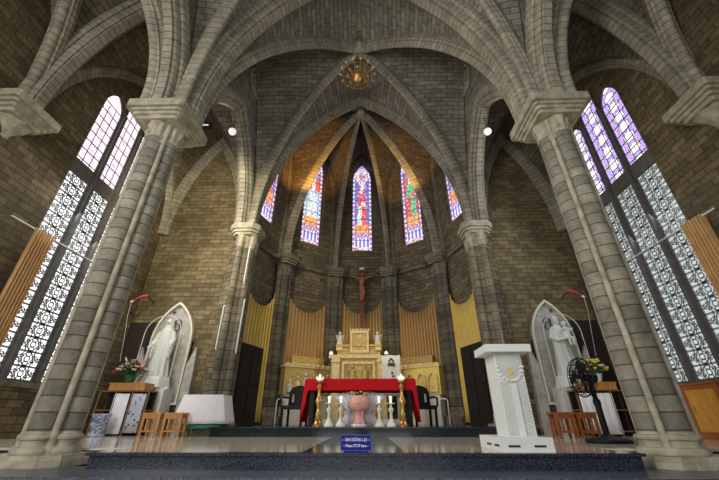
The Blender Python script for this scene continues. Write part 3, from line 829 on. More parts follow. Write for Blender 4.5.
# altar table and red cloth
t = thing('altar_table', 'long dark altar table under the red cloth', 'altar', (0.0, YT, Z_DAIS))
b = MB(); b.box((0, 0, .98), (2.66, .75, .10)); b.build('tabletop', 'wood_dark', t, smooth=0)
for sx in (-1, 1):
    for sy in (-1, 1):
        l = MB(); l.box((sx * 1.2, sy * .28, .465), (.11, .11, .93)); l.build('leg', 'wood_dark', t, smooth=0)
l = MB(); l.box((0, .15, .10), (2.3, .06, .12)); l.build('stretcher', 'marble', t, smooth=0)
def cloth_table(name, label, cat, mat, loc, sx, sy, top, front, side, flare, ripple, group=None):
    """cloth lying on a table: top sheet, front and back falls, flared ends"""
    mb = MB(); n = 60; per = []
    hx, hy = sx / 2, sy / 2
    for i in range(n): per.append((-hx + sx * i / n, -hy, 0))
    for i in range(24): per.append((hx, -hy + sy * i / 24, 1))
    for i in range(n): per.append((hx - sx * i / n, hy, 0))
    for i in range(24): per.append((-hx, hy - sy * i / 24, 1))
    rows = []; m = 8
    for j in range(m + 1):
        s = j / m; row = []
        for i, (x, y, sd) in enumerate(per):
            ce = max(0, (abs(x) - hx * .93) / (hx * .07)) if not sd else 1
            dr = front + (side - front) * (ce * ce * (3 - 2 * ce))
            out = s * (ripple * sin(i * 1.3) + flare * (ce if sd or ce > 0 else 0))
            dx = (out if sd else out * ce) * (1 if x > 0 else -1)
            dy = (0 if sd else (.02 + out * .5) * s) * (1 if y > 0 else -1)
            row.append((x + dx, y + dy, top - dr * s))
        rows.append(row)
    mb.grid(rows, close=True)
    mb.face(rows[0])
    o = mb.build(name, mat, smooth=50, base=False)
    o.location = loc; tag(o, label, cat, group)
    m_ = o.modifiers.new('thick', 'SOLIDIFY'); m_.thickness = .008; m_.offset = 1
    return o
cloth_table('altar_cloth', 'bright red cloth spread over the altar, falling to the floor at both ends', 'tablecloth', 'red_cloth', (.0, YT, Z_DAIS), 2.74, .84, 1.045, .27, .95, .06, .010)
# white fan-shaped hangings below the altar top
t = thing('altar_hanging', 'pair of white fan-shaped hangings under the altar behind the pink font', 'cloth', (-.02, YT - .16, Z_DAIS))
for sx in (-1, 1):
    h = MB(); n = 10; rows = []
    for j in range(6):
        s = j / 5; rows.append([(sx * (.10 + (.55 * (1 - s) + .10 * s) * i / n), -.02 + .025 * (i % 2), .78 - .50 * s - (.10 * (i / n) ** 2) * (1 - s)) for i in range(n + 1)])
    h.grid(rows); f = h.build('fan_fold', 'white_cloth', t); m_ = f.modifiers.new('thick', 'SOLIDIFY'); m_.thickness = .012
    h = MB(); h.grid([[(sx * (.08 + .22 * i / 6), .03 + .02 * (i % 2), .36) for i in range(7)], [(sx * (.10 + .42 * i / 6), .0 + .03 * (i % 2), .02) for i in range(7)]])
    f = h.build('lower_fold', 'white_cloth', t); m_ = f.modifiers.new('thick', 'SOLIDIFY'); m_.thickness = .012

# pink font with flowers
t = thing('baptismal_font', 'round pink stone font on a fluted foot, in front of the red altar cloth', 'font', (-.02, 8.94, Z_DAIS))
b = MB(); b.lathe([(.20, 0), (.21, .03), (.20, .05), (.14, .06)], n=28); b.build('foot_plate', 'marble', t)
b = MB(); b.lathe([(.155, .05), (.17, .09), (.125, .14), (.12, .26), (.14, .32)], n=40, mod=lambda a, i: 1 + .10 * cos(8 * a)); b.build('stem', 'pink', t)
b = MB(); b.lathe([(.13, .31), (.19, .34), (.25, .41), (.262, .49), (.25, .57), (.205, .635), (.19, .66), (.18, .64), (.08, .6)], n=40, caps=False); b.build('bowl', 'pink', t)
b = MB(); b.tube([(.262 * cos(a * pi / 16), .262 * sin(a * pi / 16), .50) for a in range(32)], .010, 6, closed=True); b.build('rim_band', 'pink', t)
def flower_heads(parent, spots, mats, r=.035):
    for i, p in enumerate(spots):
        f = MB(); f.lathe([(.004, -r * .6), (r * .6, -r * .3), (r, r * .2), (r * .75, r * .35), (r * .3, r * .15), (.003, r * .25)], p, 10, mod=lambda a, i: 1 + .18 * cos(5 * a)); f.build('flower', mats[i % len(mats)], parent)
def leaves(n, c, rad, h, size):
    mb = MB()
    for i in range(n):
        a = random.random() * 2 * pi; el = random.uniform(.15, 1.35); d = Vector((cos(a) * cos(el), sin(a) * cos(el), sin(el)))
        L = random.uniform(.6, 1) ; p = Vector(c); q = p + Vector((d.x * rad, d.y * rad, d.z * h)) * L
        s = d.cross(Vector((0, 0, 1))).normalized() * size
        m1 = p.lerp(q, .6); mb.tube([p, q], .004, 4, caps=False)
        k = q + d * size * 2.4 - Vector((0, 0, size * .6))
        mb.face([q - d * size * .8, q + s * .6 + d * size * .4, k, q - s * .6 + d * size * .4])
    return mb
t = thing('flower_arrangement', 'small yellow and pink flowers lying on the front rim of the pink font', 'flowers', (-.02, 8.94, Z_DAIS + .655))
leaves(30, (0, 0, 0), .17, .08, .03).build('foliage', 'leaf', t, smooth=0)
flower_heads(t, [(.19 * cos(a), .17 * sin(a), .04 + .02 * (i % 3)) for i, a in enumerate([q * 2 * pi / 14 for q in range(14)])], ['petal_yellow', 'petal_pink', 'petal_white'], .035)

# candlesticks
def candle_thing(name, label, px, y, mat, prof, group):
    w = W(px, 420, Y=y); t = thing(name, label, 'candlestick', (w.x, y, Z_DAIS), group=group)
    return t
def make_brass(loc, label):
    t = thing('brass_candlestick', label, 'candlestick', loc, group='tall brass candlesticks')
    b = MB(); b.lathe([(.135, 0), (.14, .03), (.10, .06), (.075, .12), (.10, .17), (.06, .20)], n=20); b.build('foot', 'brass', t)
    b = MB(); b.lathe([(.06, .19), (.075, .25), (.05, .30), (.045, .42), (.085, .50), (.085, .56), (.045, .62), (.038, .80), (.06, .84), (.035, .88), (.03, .93)], n=18); b.build('stem', 'brass', t)
    b = MB(); b.lathe([(.03, .92), (.12, .95), (.125, .97), (.04, .96)], n=20); b.build('drip_pan', 'brass', t)
    b = MB(); b.lathe([(.045, .96), (.045, 1.02), (.05, 1.03)], n=14); b.build('candle', 'ivory', t)
    b = MB()
    for i in range(4):
        a = i * pi / 2 + .4; b.tube([(.03 * cos(a), .03 * sin(a), 1.0), (.085 * cos(a), .085 * sin(a), 1.04), (.075 * cos(a), .075 * sin(a), 1.10)], [.018, .02, .006], 8)
    b.lathe([(.035, 1.0), (.045, 1.05), (.02, 1.13), (.001, 1.15)], n=12)
    b.build('glass_holder', 'lamp_white', t)
    return t
cb = make_brass((W(317.5, 426, Y=8.84).x, 8.84, Z_DAIS), 'tall turned brass candlestick at the left end of the red altar cloth')
dup(cb, (W(403.5, 426, Y=8.84).x, 8.84, Z_DAIS), label='tall turned brass candlestick at the right end of the red altar cloth')
def make_white(loc, label):
    t = thing('white_candlestick', label, 'candlestick', loc, group='short white candlesticks')
    b = MB(); b.lathe([(.115, 0), (.12, .03), (.10, .06), (.055, .13), (.04, .16)], n=18); b.build('foot', 'ivory', t)
    b = MB(); b.lathe([(.04, .15), (.032, .28), (.06, .33), (.065, .37), (.03, .41), (.03, .47)], n=16); b.build('stem', 'ivory', t)
    b = MB(); b.lathe([(.03, .465), (.105, .48), (.105, .495), (.03, .49)], n=18); b.build('drip_pan', 'ivory', t)
    b = MB(); b.lathe([(.03, .485), (.03, .57), (.036, .58), (.04, .64), (.02, .65)], n=12); b.build('candle', 'lamp_white', t)
    return t
wp = [(328.5, 'short white candlestick next to the left brass candlestick'), (340.5, 'short white candlestick just left of the pink font'),
      (379.5, 'short white candlestick just right of the pink font'), (391.5, 'short white candlestick next to the right brass candlestick')]
cw = None
for px, lb in wp:
    loc = (W(px, 424, Y=8.84).x, 8.84, Z_DAIS)
    if cw is None: cw = make_white(loc, lb)
    else: dup(cw, loc, label=lb)

# black armchairs behind the altar ends
def make_chair(loc, rz, label):
    t = thing('armchair', label, 'chair', loc, rz, group='black armchairs beside the altar')
    b = MB(); b.box((0, 0, .44), (.62, .56, .09)); b.build('seat', 'black', t, smooth=0)
    b = MB(); P = [(-.30, .45)] + [(.30 * -cos(pi * i / 12), .82 + .20 * sin(pi * i / 12)) for i in range(13)] + [(.30, .45)]
    b.prism(P, lambda u, v, w: Vector((u, .24 + w + (v - .45) * .12, v)), 0, .06, [[(-.22, .58), (.22, .58), (.22, .80), (-.22, .80)]]); b.build('backrest', 'black_wood', t, smooth=0)
    b = MB(); b.box((0, .29, .69), (.30, .03, .26)); b.build('back_splat', 'black', t, smooth=0)
    for sx in (-1, 1):
        b = MB(); b.tube([(sx * .31, .26, .70), (sx * .34, 0, .70), (sx * .33, -.26, .66), (sx * .32, -.28, .46)], .028, 8); b.build('armrest', 'black_wood', t)
        for sy in (-1, 1):
            b = MB(); b.box((sx * .27, sy * .24, .21), (.055, .055, .42)); b.build('leg', 'black_wood', t, smooth=0)
    return t
ch = make_chair((W(294, 420, Y=10.2).x, 10.2, Z_DAIS), -.15, 'black armchair at the left end of the altar')
dup(ch, (W(424, 420, Y=10.2).x, 10.2, Z_DAIS), .15, 'black armchair at the right end of the altar')

# high altar with throne
YH = 12.6
t = thing('high_altar', 'gilded carved high altar with tall tabernacle throne below the crucifix', 'altar', (-.12, YH, Z_DAIS))
fw = lambda px, py: W(px, py, Y=YH)
zt = W(357, 356, Y=YH).z - Z_DAIS
hwid = 1.0
b = MB(); b.box((0, .2, zt * .5), (hwid * 1.96, .7, zt)); b.build('body', 'gold', t, smooth=0)
b = MB(); b.box((0, .18, zt - .05), (hwid * 2.1, .82, .12)); b.build('cornice', 'gold_pale', t, smooth=0)
b = MB(); b.box((0, .18, .07), (hwid * 2.1, .82, .14)); b.build('base_moulding', 'gold_pale', t, smooth=0)
for sx in (-1, 1):
    b = MB(); b.box((sx * .80, -.19, zt * .5), (.26, .10, zt - .1)); b.box((sx * .80, -.21, zt - .2), (.32, .12, .10)); b.build('pilaster', 'gold_pale', t, smooth=0)
    b = MB(); b.ell((sx * 1.0, 0, zt + .09), (.07, .07, .08)); b.build('finial', 'lamp_white', t)
b = MB(); b.prism([(-.58, .3), (.58, .3), (.58, zt - .22), (-.58, zt - .22)], lambda u, v, w: Vector((u, -.20 + w, v)), 0, .05, [[(-.50, .4), (.50, .4), (.50, zt - .3), (-.50, zt - .3)]]); b.build('panel_frame', 'gold_pale', t, smooth=0)
for sx in (-1, 1):
    b = MB(); b.lathe([(.14, zt - .85), (.11, zt - .65), (.12, zt - .52), (.05, zt - .45)], (sx * .22, -.17, 0), 12); b.ell((sx * .22, -.20, zt - .40), (.06, .06, .07))
    b.tube([(sx * .30, -.17, zt - .50), (sx * .42, -.17, zt - .36), (sx * .38, -.16, zt - .7)], [.05, .06, .02], 8); b.build('angel_relief', 'gold', t)
b = MB(); b.box((0, .25, zt + .17), (1.56, .5, .34)); b.box((0, .22, zt + .36), (1.66, .58, .07)); b.build('gradine', 'gold', t, smooth=0)
tz0, tz1 = zt + .38, W(357, 331, Y=YH).z - Z_DAIS
b = MB(); b.box((.03, .2, (zt + tz1) / 2), (.68, .5, tz1 - zt)); b.build('throne', 'gold', t, smooth=0)
b = MB(); b.prism([(-.34, zt + .1), (.34, zt + .1), (.34, tz1), (-.34, tz1)], lambda u, v, w: Vector((u + .03, -.09 + w, v)), 0, .05, [[(-.26, zt + .2), (.26, zt + .2), (.26, tz1 - .1), (-.26, tz1 - .1)]]); b.build('throne_frame', 'gold_pale', t, smooth=0)
b = MB()
for i in range(8): b.box((-.31 + .68 * i / 7, -.06, tz1 + .03), (.055, .07, .08))
b.build('cresting', 'gold_pale', t, smooth=0)
for sx in (-1, 1):
    b = MB(); b.box((sx * .70, .1, zt + .34), (.24, .34, .30), taper=(.8, .8)); b.build('pedestal', 'gold_pale', t, smooth=0)
for sx, lb in ((-1, 'small white angel figure on the high altar, left of the throne'), (1, 'small white angel figure on the high altar, right of the throne')):
    a = MB(); a.lathe([(.10, 0), (.11, .05), (.085, .16), (.07, .24), (.03, .28)], n=14); a.ell((0, -.01, .33), (.055, .055, .065)); a.tube([(-.05, 0, .22), (-.13, .05, .28), (-.11, .06, .10)], [.03, .04, .01], 8); a.tube([(.05, 0, .22), (.13, .05, .28), (.11, .06, .10)], [.03, .04, .01], 8)
    o = a.build('angel_figure', 'statue'); o.location = (-.12 + sx * .70, YH + .08, Z_DAIS + zt + .49); tag(o, lb, 'figurine', 'angel figures on the high altar')

# gilded relief panels on the side walls of the apse, on white plinths
def relief_panel(k, label, mat, kind):
    fn = apse_fn(k); rz = math.atan2((AV[k + 1] - AV[k]).y, (AV[k + 1] - AV[k]).x)
    c = fn(0, 0, -.45); t = thing('relief_panel', label, 'altar panel', (c.x, c.y, Z_DAIS), rz, group='gilded side panels')
    w = 1.80; z0, z1 = .88, 1.82
    b = MB(); b.box((0, 0, z0 / 2), (w * .92, .34, z0)); b.build('plinth', 'marble', t, smooth=0)
    b = MB(); b.box((0, 0, (z0 + z1) / 2), (w, .42, z1 - z0)); b.build('body', mat, t, smooth=0)
    b = MB()
    for i in range(9): b.ell((-w / 2 + .1 + (w - .2) * i / 8, -.2, z1 + .02), (.12, .06, .06), 10, 6)
    b.box((0, 0, z1 - .03), (w + .08, .48, .07)); b.build('cornice', 'gold_pale', t)
    if kind == 'fig':
        for i in range(6):
            x = -w / 2 + .2 + i * .29; hh = .42 + .12 * (i % 3)
            b = MB(); b.lathe([(.09, z0 + .08), (.08, z0 + .2), (.09, z0 + hh * .7), (.04, z0 + hh * .85)], (x, -.23, 0), 12); b.ell((x, -.24, z0 + hh * .98), (.055, .05, .065), 10, 7); b.build('carved_figure', 'gold_pale' if i % 2 else 'statue', t)
    else:
        for i in range(4):
            x = -w / 2 + .26 + i * (w - .52) / 3
            P = [(x - .19, z0 + .08)] + arch2d(x - .19, x + .19, z0 + .45, z0 + .72, 6) + [(x + .19, z0 + .08)]
            Q = [(x - .14, z0 + .13)] + arch2d(x - .14, x + .14, z0 + .45, z0 + .66, 6) + [(x + .14, z0 + .13)]
            b = MB(); b.prism(P, lambda u, v, w_: Vector((u, -.27 + w_, v)), 0, .07, [Q]); b.build('blind_arch', 'gold_pale', t, smooth=0)
    b = MB(); b.box((.05 if kind == 'fig' else -.05, .10, z1 + .18), (1.3, .2, .34)); b.build('upper_shelf', 'gold' if kind == 'fig' else 'gold_shade', t, smooth=0)
    b = MB()
    x = (-w / 2 - .06) if kind == 'fig' else (w / 2 + .06)
    b.tube([(x - .13, -.22, .02), (x - .13, -.22, .68), (x - .09, -.22, .74), (x + .09, -.22, .74), (x + .13, -.22, .68), (x + .13, -.22, .02)], .022, 8); b.build('side_rail', 'marble', t)
    return t
relief_panel(1, 'gilded relief panel crowded with carved figures, left of the high altar', 'gold', 'fig')
relief_panel(3, 'gilded panel with a row of pointed arches, right of the high altar', 'gold_bright', 'arch')

# crucifix
t = thing('crucifix', 'dark red wooden crucifix on a tall pole above the high altar', 'crucifix', (W(362, 330, Y=13.35).x, 13.35, Z_DAIS))
zc0, zc1 = 1.2, W(362, 268, Y=13.35).z - Z_DAIS
b = MB(); b.box((0, 0, (zc1) / 2), (.17, .10, zc1)); b.build('pole', 'cross_wood', t, smooth=0)
zx_ = W(362, 277, Y=13.35).z - Z_DAIS
b = MB(); b.box((0, 0, zx_), (1.02, .10, .13)); b.build('crossbar', 'cross_wood', t, smooth=0)
b = MB(); b.box((0, -.07, zc1 - .06), (.2, .04, .09)); b.build('title_plate', 'ivory', t, smooth=0)
cp = MB()
zs = zx_
cp.ell((.01, -.13, zs + .02), (.065, .075, .09)); cp.tube([(0, -.12, zs - .04), (0, -.12, zs - .10), (0, -.13, zs - .22), (0, -.12, zs - .42), (0, -.13, zs - .52)], [.045, .10, .125, .085, .11], 12)
for sx in (-1, 1):
    cp.tube([(sx * .08, -.12, zs - .12), (sx * .24, -.11, zs - .07), (sx * .42, -.09, zs + .0), (sx * .47, -.08, zs + .01)], [.05, .042, .03, .03], 10)
    cp.tube([(sx * .05, -.13, zs - .50), (sx * .06 + .03, -.20, zs - .74), (sx * .03, -.12, zs - 1.00), (sx * .02, -.16, zs - 1.10)], [.075, .058, .04, .03], 10)
cp.ell((0, -.13, zs - .52), (.13, .10, .10))
b = cp.build('corpus', 'corpus', t); rm = b.modifiers.new('merge', 'REMESH'); rm.mode = 'VOXEL'; rm.voxel_size = .018; rm.use_smooth_shade = True

# white banner
t = thing('banner', 'white hanging banner with a dark emblem, right of the high altar', 'banner', (W(391.5, 370, Y=11.7).x, 11.7, Z_DAIS))
zb1 = W(391, 355, Y=11.7).z - Z_DAIS
b = MB(); b.grid([[(-.31 + .62 * i / 10, .012 * sin(i * 1.1), zb1 - 1.25 * j / 4) for i in range(11)] for j in range(5)]); o = b.build('cloth', 'cloth_banner', t); m_ = o.modifiers.new('thick', 'SOLIDIFY'); m_.thickness = .008
b = MB(); b.tube([(-.36, 0, zb1 + .01), (.36, 0, zb1 + .01)], .018, 8); b.build('rod', 'wood_dark', t)
b = MB(); b.tube([(0, .05, 0), (0, .05, zb1 + .02)], .018, 8); b.lathe([(.2, 0), (.2, .02), (.03, .05)], (0, .05, 0), 16); b.build('stand', 'wood_dark', t)
b = MB(); b.lathe([(.10, zb1 - .40), (.12, zb1 - .36), (.03, zb1 - .34)], (0, 0, 0), 10)
b = MB()
b.prism([(-.11, zb1 - .36), (.11, zb1 - .36), (.13, zb1 - .30), (.08, zb1 - .26), (.10, zb1 - .18), (0, zb1 - .09), (-.10, zb1 - .18), (-.08, zb1 - .26), (-.13, zb1 - .30)], lambda u, v, w: Vector((u, -.026 + w, v)), 0, .012, [[(-.05, zb1 - .25), (.05, zb1 - .25), (.04, zb1 - .19), (0, zb1 - .16), (-.04, zb1 - .19)]])
b.build('emblem', 'ink', t, smooth=0)
b = MB()
for i in range(6): b.box((.02 + .03 * (i % 2), -.022, zb1 - .56 - i * .10), (.07, .012, .055))
b.build('vertical_lettering', 'ink', t, smooth=0)

# apse curtains with a scooped top
def swag_curtain(k, hw, zend, zmid, zbot, mat, label, pleats):
    fn = apse_fn(k); rows = []; n = pleats * 6; c = fn(0, 0, -.12)
    cols = [-hw + 2 * hw * i / n for i in range(n + 1)]
    m = 8; mb = MB()
    for j in range(m + 1):
        s = j / m
        rows.append([fn(u, zbot + ((zmid + (zend - zmid) * (1 - sqrt(max(0, 1 - (abs(u) / hw) ** 2.2)))) - zbot) * s, -.16 - .055 * sin(2 * pi * pleats * (u + hw) / (2 * hw)) * (1 - .3 * s)) for u in cols])
    mb.grid(rows)
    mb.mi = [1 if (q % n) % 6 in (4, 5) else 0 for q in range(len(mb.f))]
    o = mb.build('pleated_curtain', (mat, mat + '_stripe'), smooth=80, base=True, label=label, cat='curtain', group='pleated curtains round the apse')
    m_ = o.modifiers.new('thick', 'SOLIDIFY'); m_.thickness = .012
zE, zM = 4.75 + H, 3.75 + H
swag_curtain(0, .92, 4.6 + H, 3.5 + H, .60, 'curtain_yellow', 'yellow pleated curtain behind the left black door', 11)
swag_curtain(1, .88, zE, zM, 1.9, 'curtain_apse', 'brown-gold pleated curtain behind the left gilded relief panel', 12)
swag_curtain(2, .84, zE, zM + .15, 1.9, 'curtain_gold', 'brown-gold pleated curtain behind the crucifix pole', 14)
swag_curtain(3, .88, zE, zM, 1.9, 'curtain_apse', 'brown-gold pleated curtain behind the right gilded arch panel', 14)
swag_curtain(4, .92, 4.6 + H, 3.5 + H, .60, 'curtain_yellow', 'yellow pleated curtain behind the right black door', 11)

# dark doors in the first apse bays
for k, nm in ((0, 'door_1'), (4, 'door_2')):
    fn = apse_fn(k); u0, u1 = (-.88, .30) if k == 0 else (-.30, .88)
    b = MB(); b.prism([(u0, Z_DAIS), (u1, Z_DAIS), (u1, 2.74), (u0, 2.74)], fn, -.36, -.26); d = b.build(nm, 'wood_dark', kind='structure', smooth=0)
    for x in ((u0 * .73 + u1 * .27), (u0 * .27 + u1 * .73)):
        for z0, z1 in ((.7, 1.5), (1.6, 2.6)):
            b = MB(); b.prism([(x - .24, z0), (x + .24, z0), (x + .24, z1), (x - .24, z1)], fn, -.385, -.355); b.build('door_panel', 'wood_dark', d, smooth=0)

# ================================================================== STATUES AND NICHES IN THE AISLES
YN = 10.22
def niche(sgn, name_label):
    t = thing('marble_niche', name_label, 'niche', (sgn * 5.68, YN, Z_STAGE), group='pointed marble niches')
    zs, za, hw = 2.45, 3.62, .61
    P = [(-hw, .7)] + arch2d(-hw, hw, zs, za, 12) + [(hw, .7)]
    Q = [(-hw + .045, .75)] + arch2d(-hw + .045, hw - .045, zs, za - .08, 12) + [(hw - .045, .75)]
    b = MB(); b.prism(P, lambda u, v, w: Vector((u, -.10 + w, v)), .06, .16); b.build('back_slab', 'niche', t, smooth=0)
    b = MB(); b.prism(P, lambda u, v, w: Vector((u, -.14 + w, v)), 0, .2, [Q]); b.build('rim', 'niche_rim', t, smooth=0)
    for sx in (-1, 1):
        b = MB(); b.prism([(sx * hw, .0), (sx * (hw + .30), .0), (sx * (hw + .24), 1.9), (sx * (hw + .20), 2.25), (sx * (hw + .02), 1.75)], lambda u, v, w: Vector((u, -.10 + w, v)), 0, .16); b.build('side_fin', 'niche', t, smooth=0)
    b = MB(); cz = 3.0
    b.tube([(sgn * -.05 + .13 * cos(a * pi / 10), -.06, cz - .1 + .17 * sin(a * pi / 10)) for a in range(20)], .012, 6, closed=True)
    b.tube([(sgn * -.12, -.06, cz - .2), (sgn * -.12, -.06, cz + .02), (sgn * -.05, -.06, cz - .1), (sgn * .02, -.06, cz + .02), (sgn * .02, -.06, cz - .2)], .012, 6)
    b.tube([(sgn * .1, -.06, cz + .30), (sgn * .2, -.06, cz + .30)], .012, 6); b.tube([(sgn * .15, -.06, cz + .24), (sgn * .15, -.06, cz + .36)], .012, 6)
    b.build('monogram', 'wire_dark', t)
    return t
niche(-1, 'pointed white-rimmed marble niche standing behind the veiled lady statue')
niche(1, 'pointed white-rimmed marble niche standing behind the statue of a man with child')
def pedestal(sgn, label):
    t = thing('statue_pedestal', label, 'pedestal', (sgn * 5.68, YN - .09, Z_STAGE), group='white statue pedestals')
    b = MB(); b.box((0, -.27, .55), (.90, .50, 1.10)); b.build('body', 'marble', t, smooth=0)
    b = MB(); b.lathe([(.44, 1.10), (.44, 1.16), (.40, 1.30), (.37, 1.38)], (0, -.30, 0), 8); b.build('cap', 'marble', t, smooth=30)
    return t
pedestal(-1, 'white marble pedestal under the veiled lady statue'); pedestal(1, 'white marble pedestal under the statue of a man with child')
def halo(sgn, label):
    t = thing('light_arch', label, 'light', (sgn * 5.68, YN - .62, Z_STAGE + 1.10), group='tube light arches in front of the statues')
    hw = .52; P = [(-hw, .0, .0), (-hw, 0, .9)] + [(-hw * cos(pi * i / 14), 0, 1.42 + .52 * sin(pi * i / 14)) for i in range(15)] + [(hw, 0, .9), (hw, 0, .0)]
    b = MB(); b.tube([(p[0], p[1], p[2]) for p in P], .011, 8); b.build('tube', 'wire', t)
    for sx in (-1, 1):
        b = MB(); b.box((sx * hw, .0, -.02), (.08, .08, .06)); b.build('foot', 'marble', t, smooth=0)
    return t
halo(-1, 'thin white arched tube light around the veiled lady statue'); halo(1, 'thin white arched tube light around the statue of a man with child')

def robed(mb, hgt, lean=0, veil=True, z0=0):
    k = hgt / 1.8
    prof = [(0, .30, .24), (.04, .31, .25), (.3, .27, .22), (.7, .235, .19), (1.0, .225, .175), (1.2, .215, .165), (1.38, .205, .145), (1.46, .17, .12), (1.50, .09, .085), (1.56, .06, .065)]
    n = 44; rows = []
    for z, rx, ry in prof:
        row = []
        for j in range(n):
            a = 2 * pi * j / n; fo = 1 + (.12 * sin(9 * a + z * 2.5) + .04 * sin(17 * a)) * max(0, 1 - z / 1.5)
            row.append((k * (rx * fo * cos(a) + lean * sin(z * 2)), k * ry * fo * sin(a), z0 + k * z))
        rows.append(row)
    mb.grid(rows, close=True); mb.face(rows[0][::-1]); mb.face(rows[-1])
    hx = k * lean * sin(3.1); hz = z0 + k * 1.67
    mb.ell((hx, -.01 * k, hz), (.078 * k, .095 * k, .115 * k), 16, 12)
    mb.tube([(hx, -.095 * k, hz + .025 * k), (hx, -.118 * k, hz - .012 * k)], [.008 * k, .016 * k], 8)       # nose
    mb.ell((hx, -.088 * k, hz - .050 * k), (.026 * k, .012 * k, .010 * k), 8, 6)                              # mouth
    for sx in (-1, 1): mb.ell((hx + sx * .030 * k, -.085 * k, hz + .022 * k), (.014 * k, .012 * k, .009 * k), 8, 6)
    if veil:
        mb.tube([(hx, .03 * k, hz + .09 * k), (hx, .05 * k, hz), (hx, .06 * k, hz - .15 * k), (hx, .06 * k, hz - .40 * k), (hx, .07 * k, hz - .9 * k), (hx, .08 * k, hz - 1.3 * k)], [.08 * k, .115 * k, .14 * k, .20 * k, .225 * k, .22 * k], 16)
    return k
def hand(mb, p, d, k):
    """small hand: palm, four fingers, thumb"""
    p, d = Vector(p), Vector(d).normalized(); s = d.cross(Vector((0, -1, 0))).normalized()
    mb.tube([p, p + d * .05 * k, p + d * .085 * k], [.026 * k, .036 * k, .032 * k], 8)
    for i in range(4):
        q = p + d * .08 * k + s * (i - 1.5) * .018 * k; L = (.055, .065, .062, .048)[i] * k
        mb.tube([q, q + d * L * .6, q + d * L + Vector((0, -.008 * k, 0))], [.010 * k, .0095 * k, .007 * k], 6)
    q = p + d * .03 * k + s * -.030 * k; mb.tube([q, q + (d * .6 - s * .6).normalized() * .05 * k], [.012 * k, .008 * k], 6)
# left: veiled lady with open hands
mb = MB(); k = robed(mb, 1.64, .03)
for sx in (-1, 1):
    mb.tube([(sx * .19 * k, .0, 1.36 * k), (sx * .28 * k, -.02 * k, 1.10 * k), (sx * .29 * k, -.16 * k, .92 * k)], [.075 * k, .075 * k, .06 * k], 12)
    mb.tube([(sx * .27 * k, -.06 * k, 1.0 * k), (sx * .29 * k, -.10 * k, .74 * k), (sx * .28 * k, -.08 * k, .55 * k)], [.09 * k, .07 * k, .03 * k], 10)
    hand(mb, (sx * .29 * k, -.17 * k, .91 * k), (sx * .35, -.55, -.55), k)
o = mb.build('statue', 'statue'); o.location = (-5.70, YN - .36, Z_STAGE + 1.38)
rm = o.modifiers.new('merge', 'REMESH'); rm.mode = 'VOXEL'; rm.voxel_size = .011; rm.use_smooth_shade = True
tag(o, 'white statue of a veiled lady in long robes with open hands', 'statue')
# right: bearded man carrying a child
mb = MB(); k = robed(mb, 1.66, -.02, veil=False)
hz = 1.67 * k
mb.ell((.0, .03 * k, hz + .035 * k), (.094 * k, .098 * k, .115 * k), 14, 10)                                  # hair
mb.tube([(0, .06 * k, hz), (0, .07 * k, hz - .16 * k)], [.09 * k, .07 * k], 12)
mb.tube([(0, -.075 * k, hz - .07 * k), (0, -.085 * k, hz - .13 * k), (0, -.07 * k, hz - .17 * k)], [.055 * k, .045 * k, .012 * k], 10)   # beard
mb.tube([(-.18 * k, .0, 1.38 * k), (-.27 * k, -.02 * k, 1.12 * k), (-.20 * k, -.20 * k, 1.00 * k), (-.02 * k, -.26 * k, 1.04 * k)], [.075 * k, .07 * k, .058 * k, .045 * k], 12)
hand(mb, (-.03 * k, -.26 * k, 1.04 * k), (.9, -.1, .15), k)
mb.tube([(.18 * k, .0, 1.38 * k), (.28 * k, -.04 * k, 1.14 * k), (.24 * k, -.22 * k, 1.06 * k), (.10 * k, -.27 * k, 1.08 * k)], [.075 * k, .07 * k, .058 * k, .045 * k], 12)
hand(mb, (.11 * k, -.27 * k, 1.08 * k), (-.9, -.1, .1), k)
mb.tube([(.12 * k, -.20 * k, 1.06 * k), (.14 * k, -.19 * k, 1.22 * k), (.14 * k, -.18 * k, 1.36 * k), (.14 * k, -.18 * k, 1.42 * k)], [.115 * k, .105 * k, .085 * k, .04 * k], 14)   # child
mb.ell((.14 * k, -.19 * k, 1.50 * k), (.066 * k, .072 * k, .082 * k), 14, 10); mb.ell((.14 * k, -.165 * k, 1.52 * k), (.073 * k, .075 * k, .08 * k), 14, 10)
mb.ell((.14 * k, -.264 * k, 1.492 * k), (.012 * k, .014 * k, .014 * k), 8, 6)
for sx in (-1, 1):
    mb.tube([((.14 + sx * .08) * k, -.20 * k, 1.36 * k), ((.14 + sx * .15) * k, -.28 * k, 1.28 * k), ((.14 + sx * .12) * k, -.36 * k, 1.34 * k)], [.036 * k, .03 * k, .02 * k], 8)
    mb.tube([((.14 + sx * .05) * k, -.24 * k, 1.08 * k), ((.14 + sx * .06) * k, -.36 * k, 1.04 * k), ((.14 + sx * .05) * k, -.36 * k, .86 * k), ((.14 + sx * .05) * k, -.41 * k, .84 * k)], [.06 * k, .048 * k, .032 * k, .022 * k], 8)
o = mb.build('statue', 'statue'); o.location = (5.70, YN - .36, Z_STAGE + 1.38)
rm = o.modifiers.new('merge', 'REMESH'); rm.mode = 'VOXEL'; rm.voxel_size = .011; rm.use_smooth_shade = True
tag(o, 'white statue of a bearded man in robes carrying a child', 'statue')

# doors coloured near black for the shadow at the outer ends of the aisle end walls
for sgn, nm in ((-1, 'door_3'), (1, 'door_4')):
    b = MB(); b.box((sgn * 6.72, YE - .04, Z_STAGE + 1.5), (.84, .10, 3.0)); d = b.build(nm, 'wood_maroon_shaded', kind='structure', smooth=0)
    b = MB()
    for z0, z1 in ((.25, 1.25), (1.45, 2.8)): b.box((sgn * 6.72, YE - .10, Z_STAGE + (z0 + z1) / 2), (.6, .03, z1 - z0))
    b.build('door_panel', 'wood_maroon_shaded', d, smooth=0)

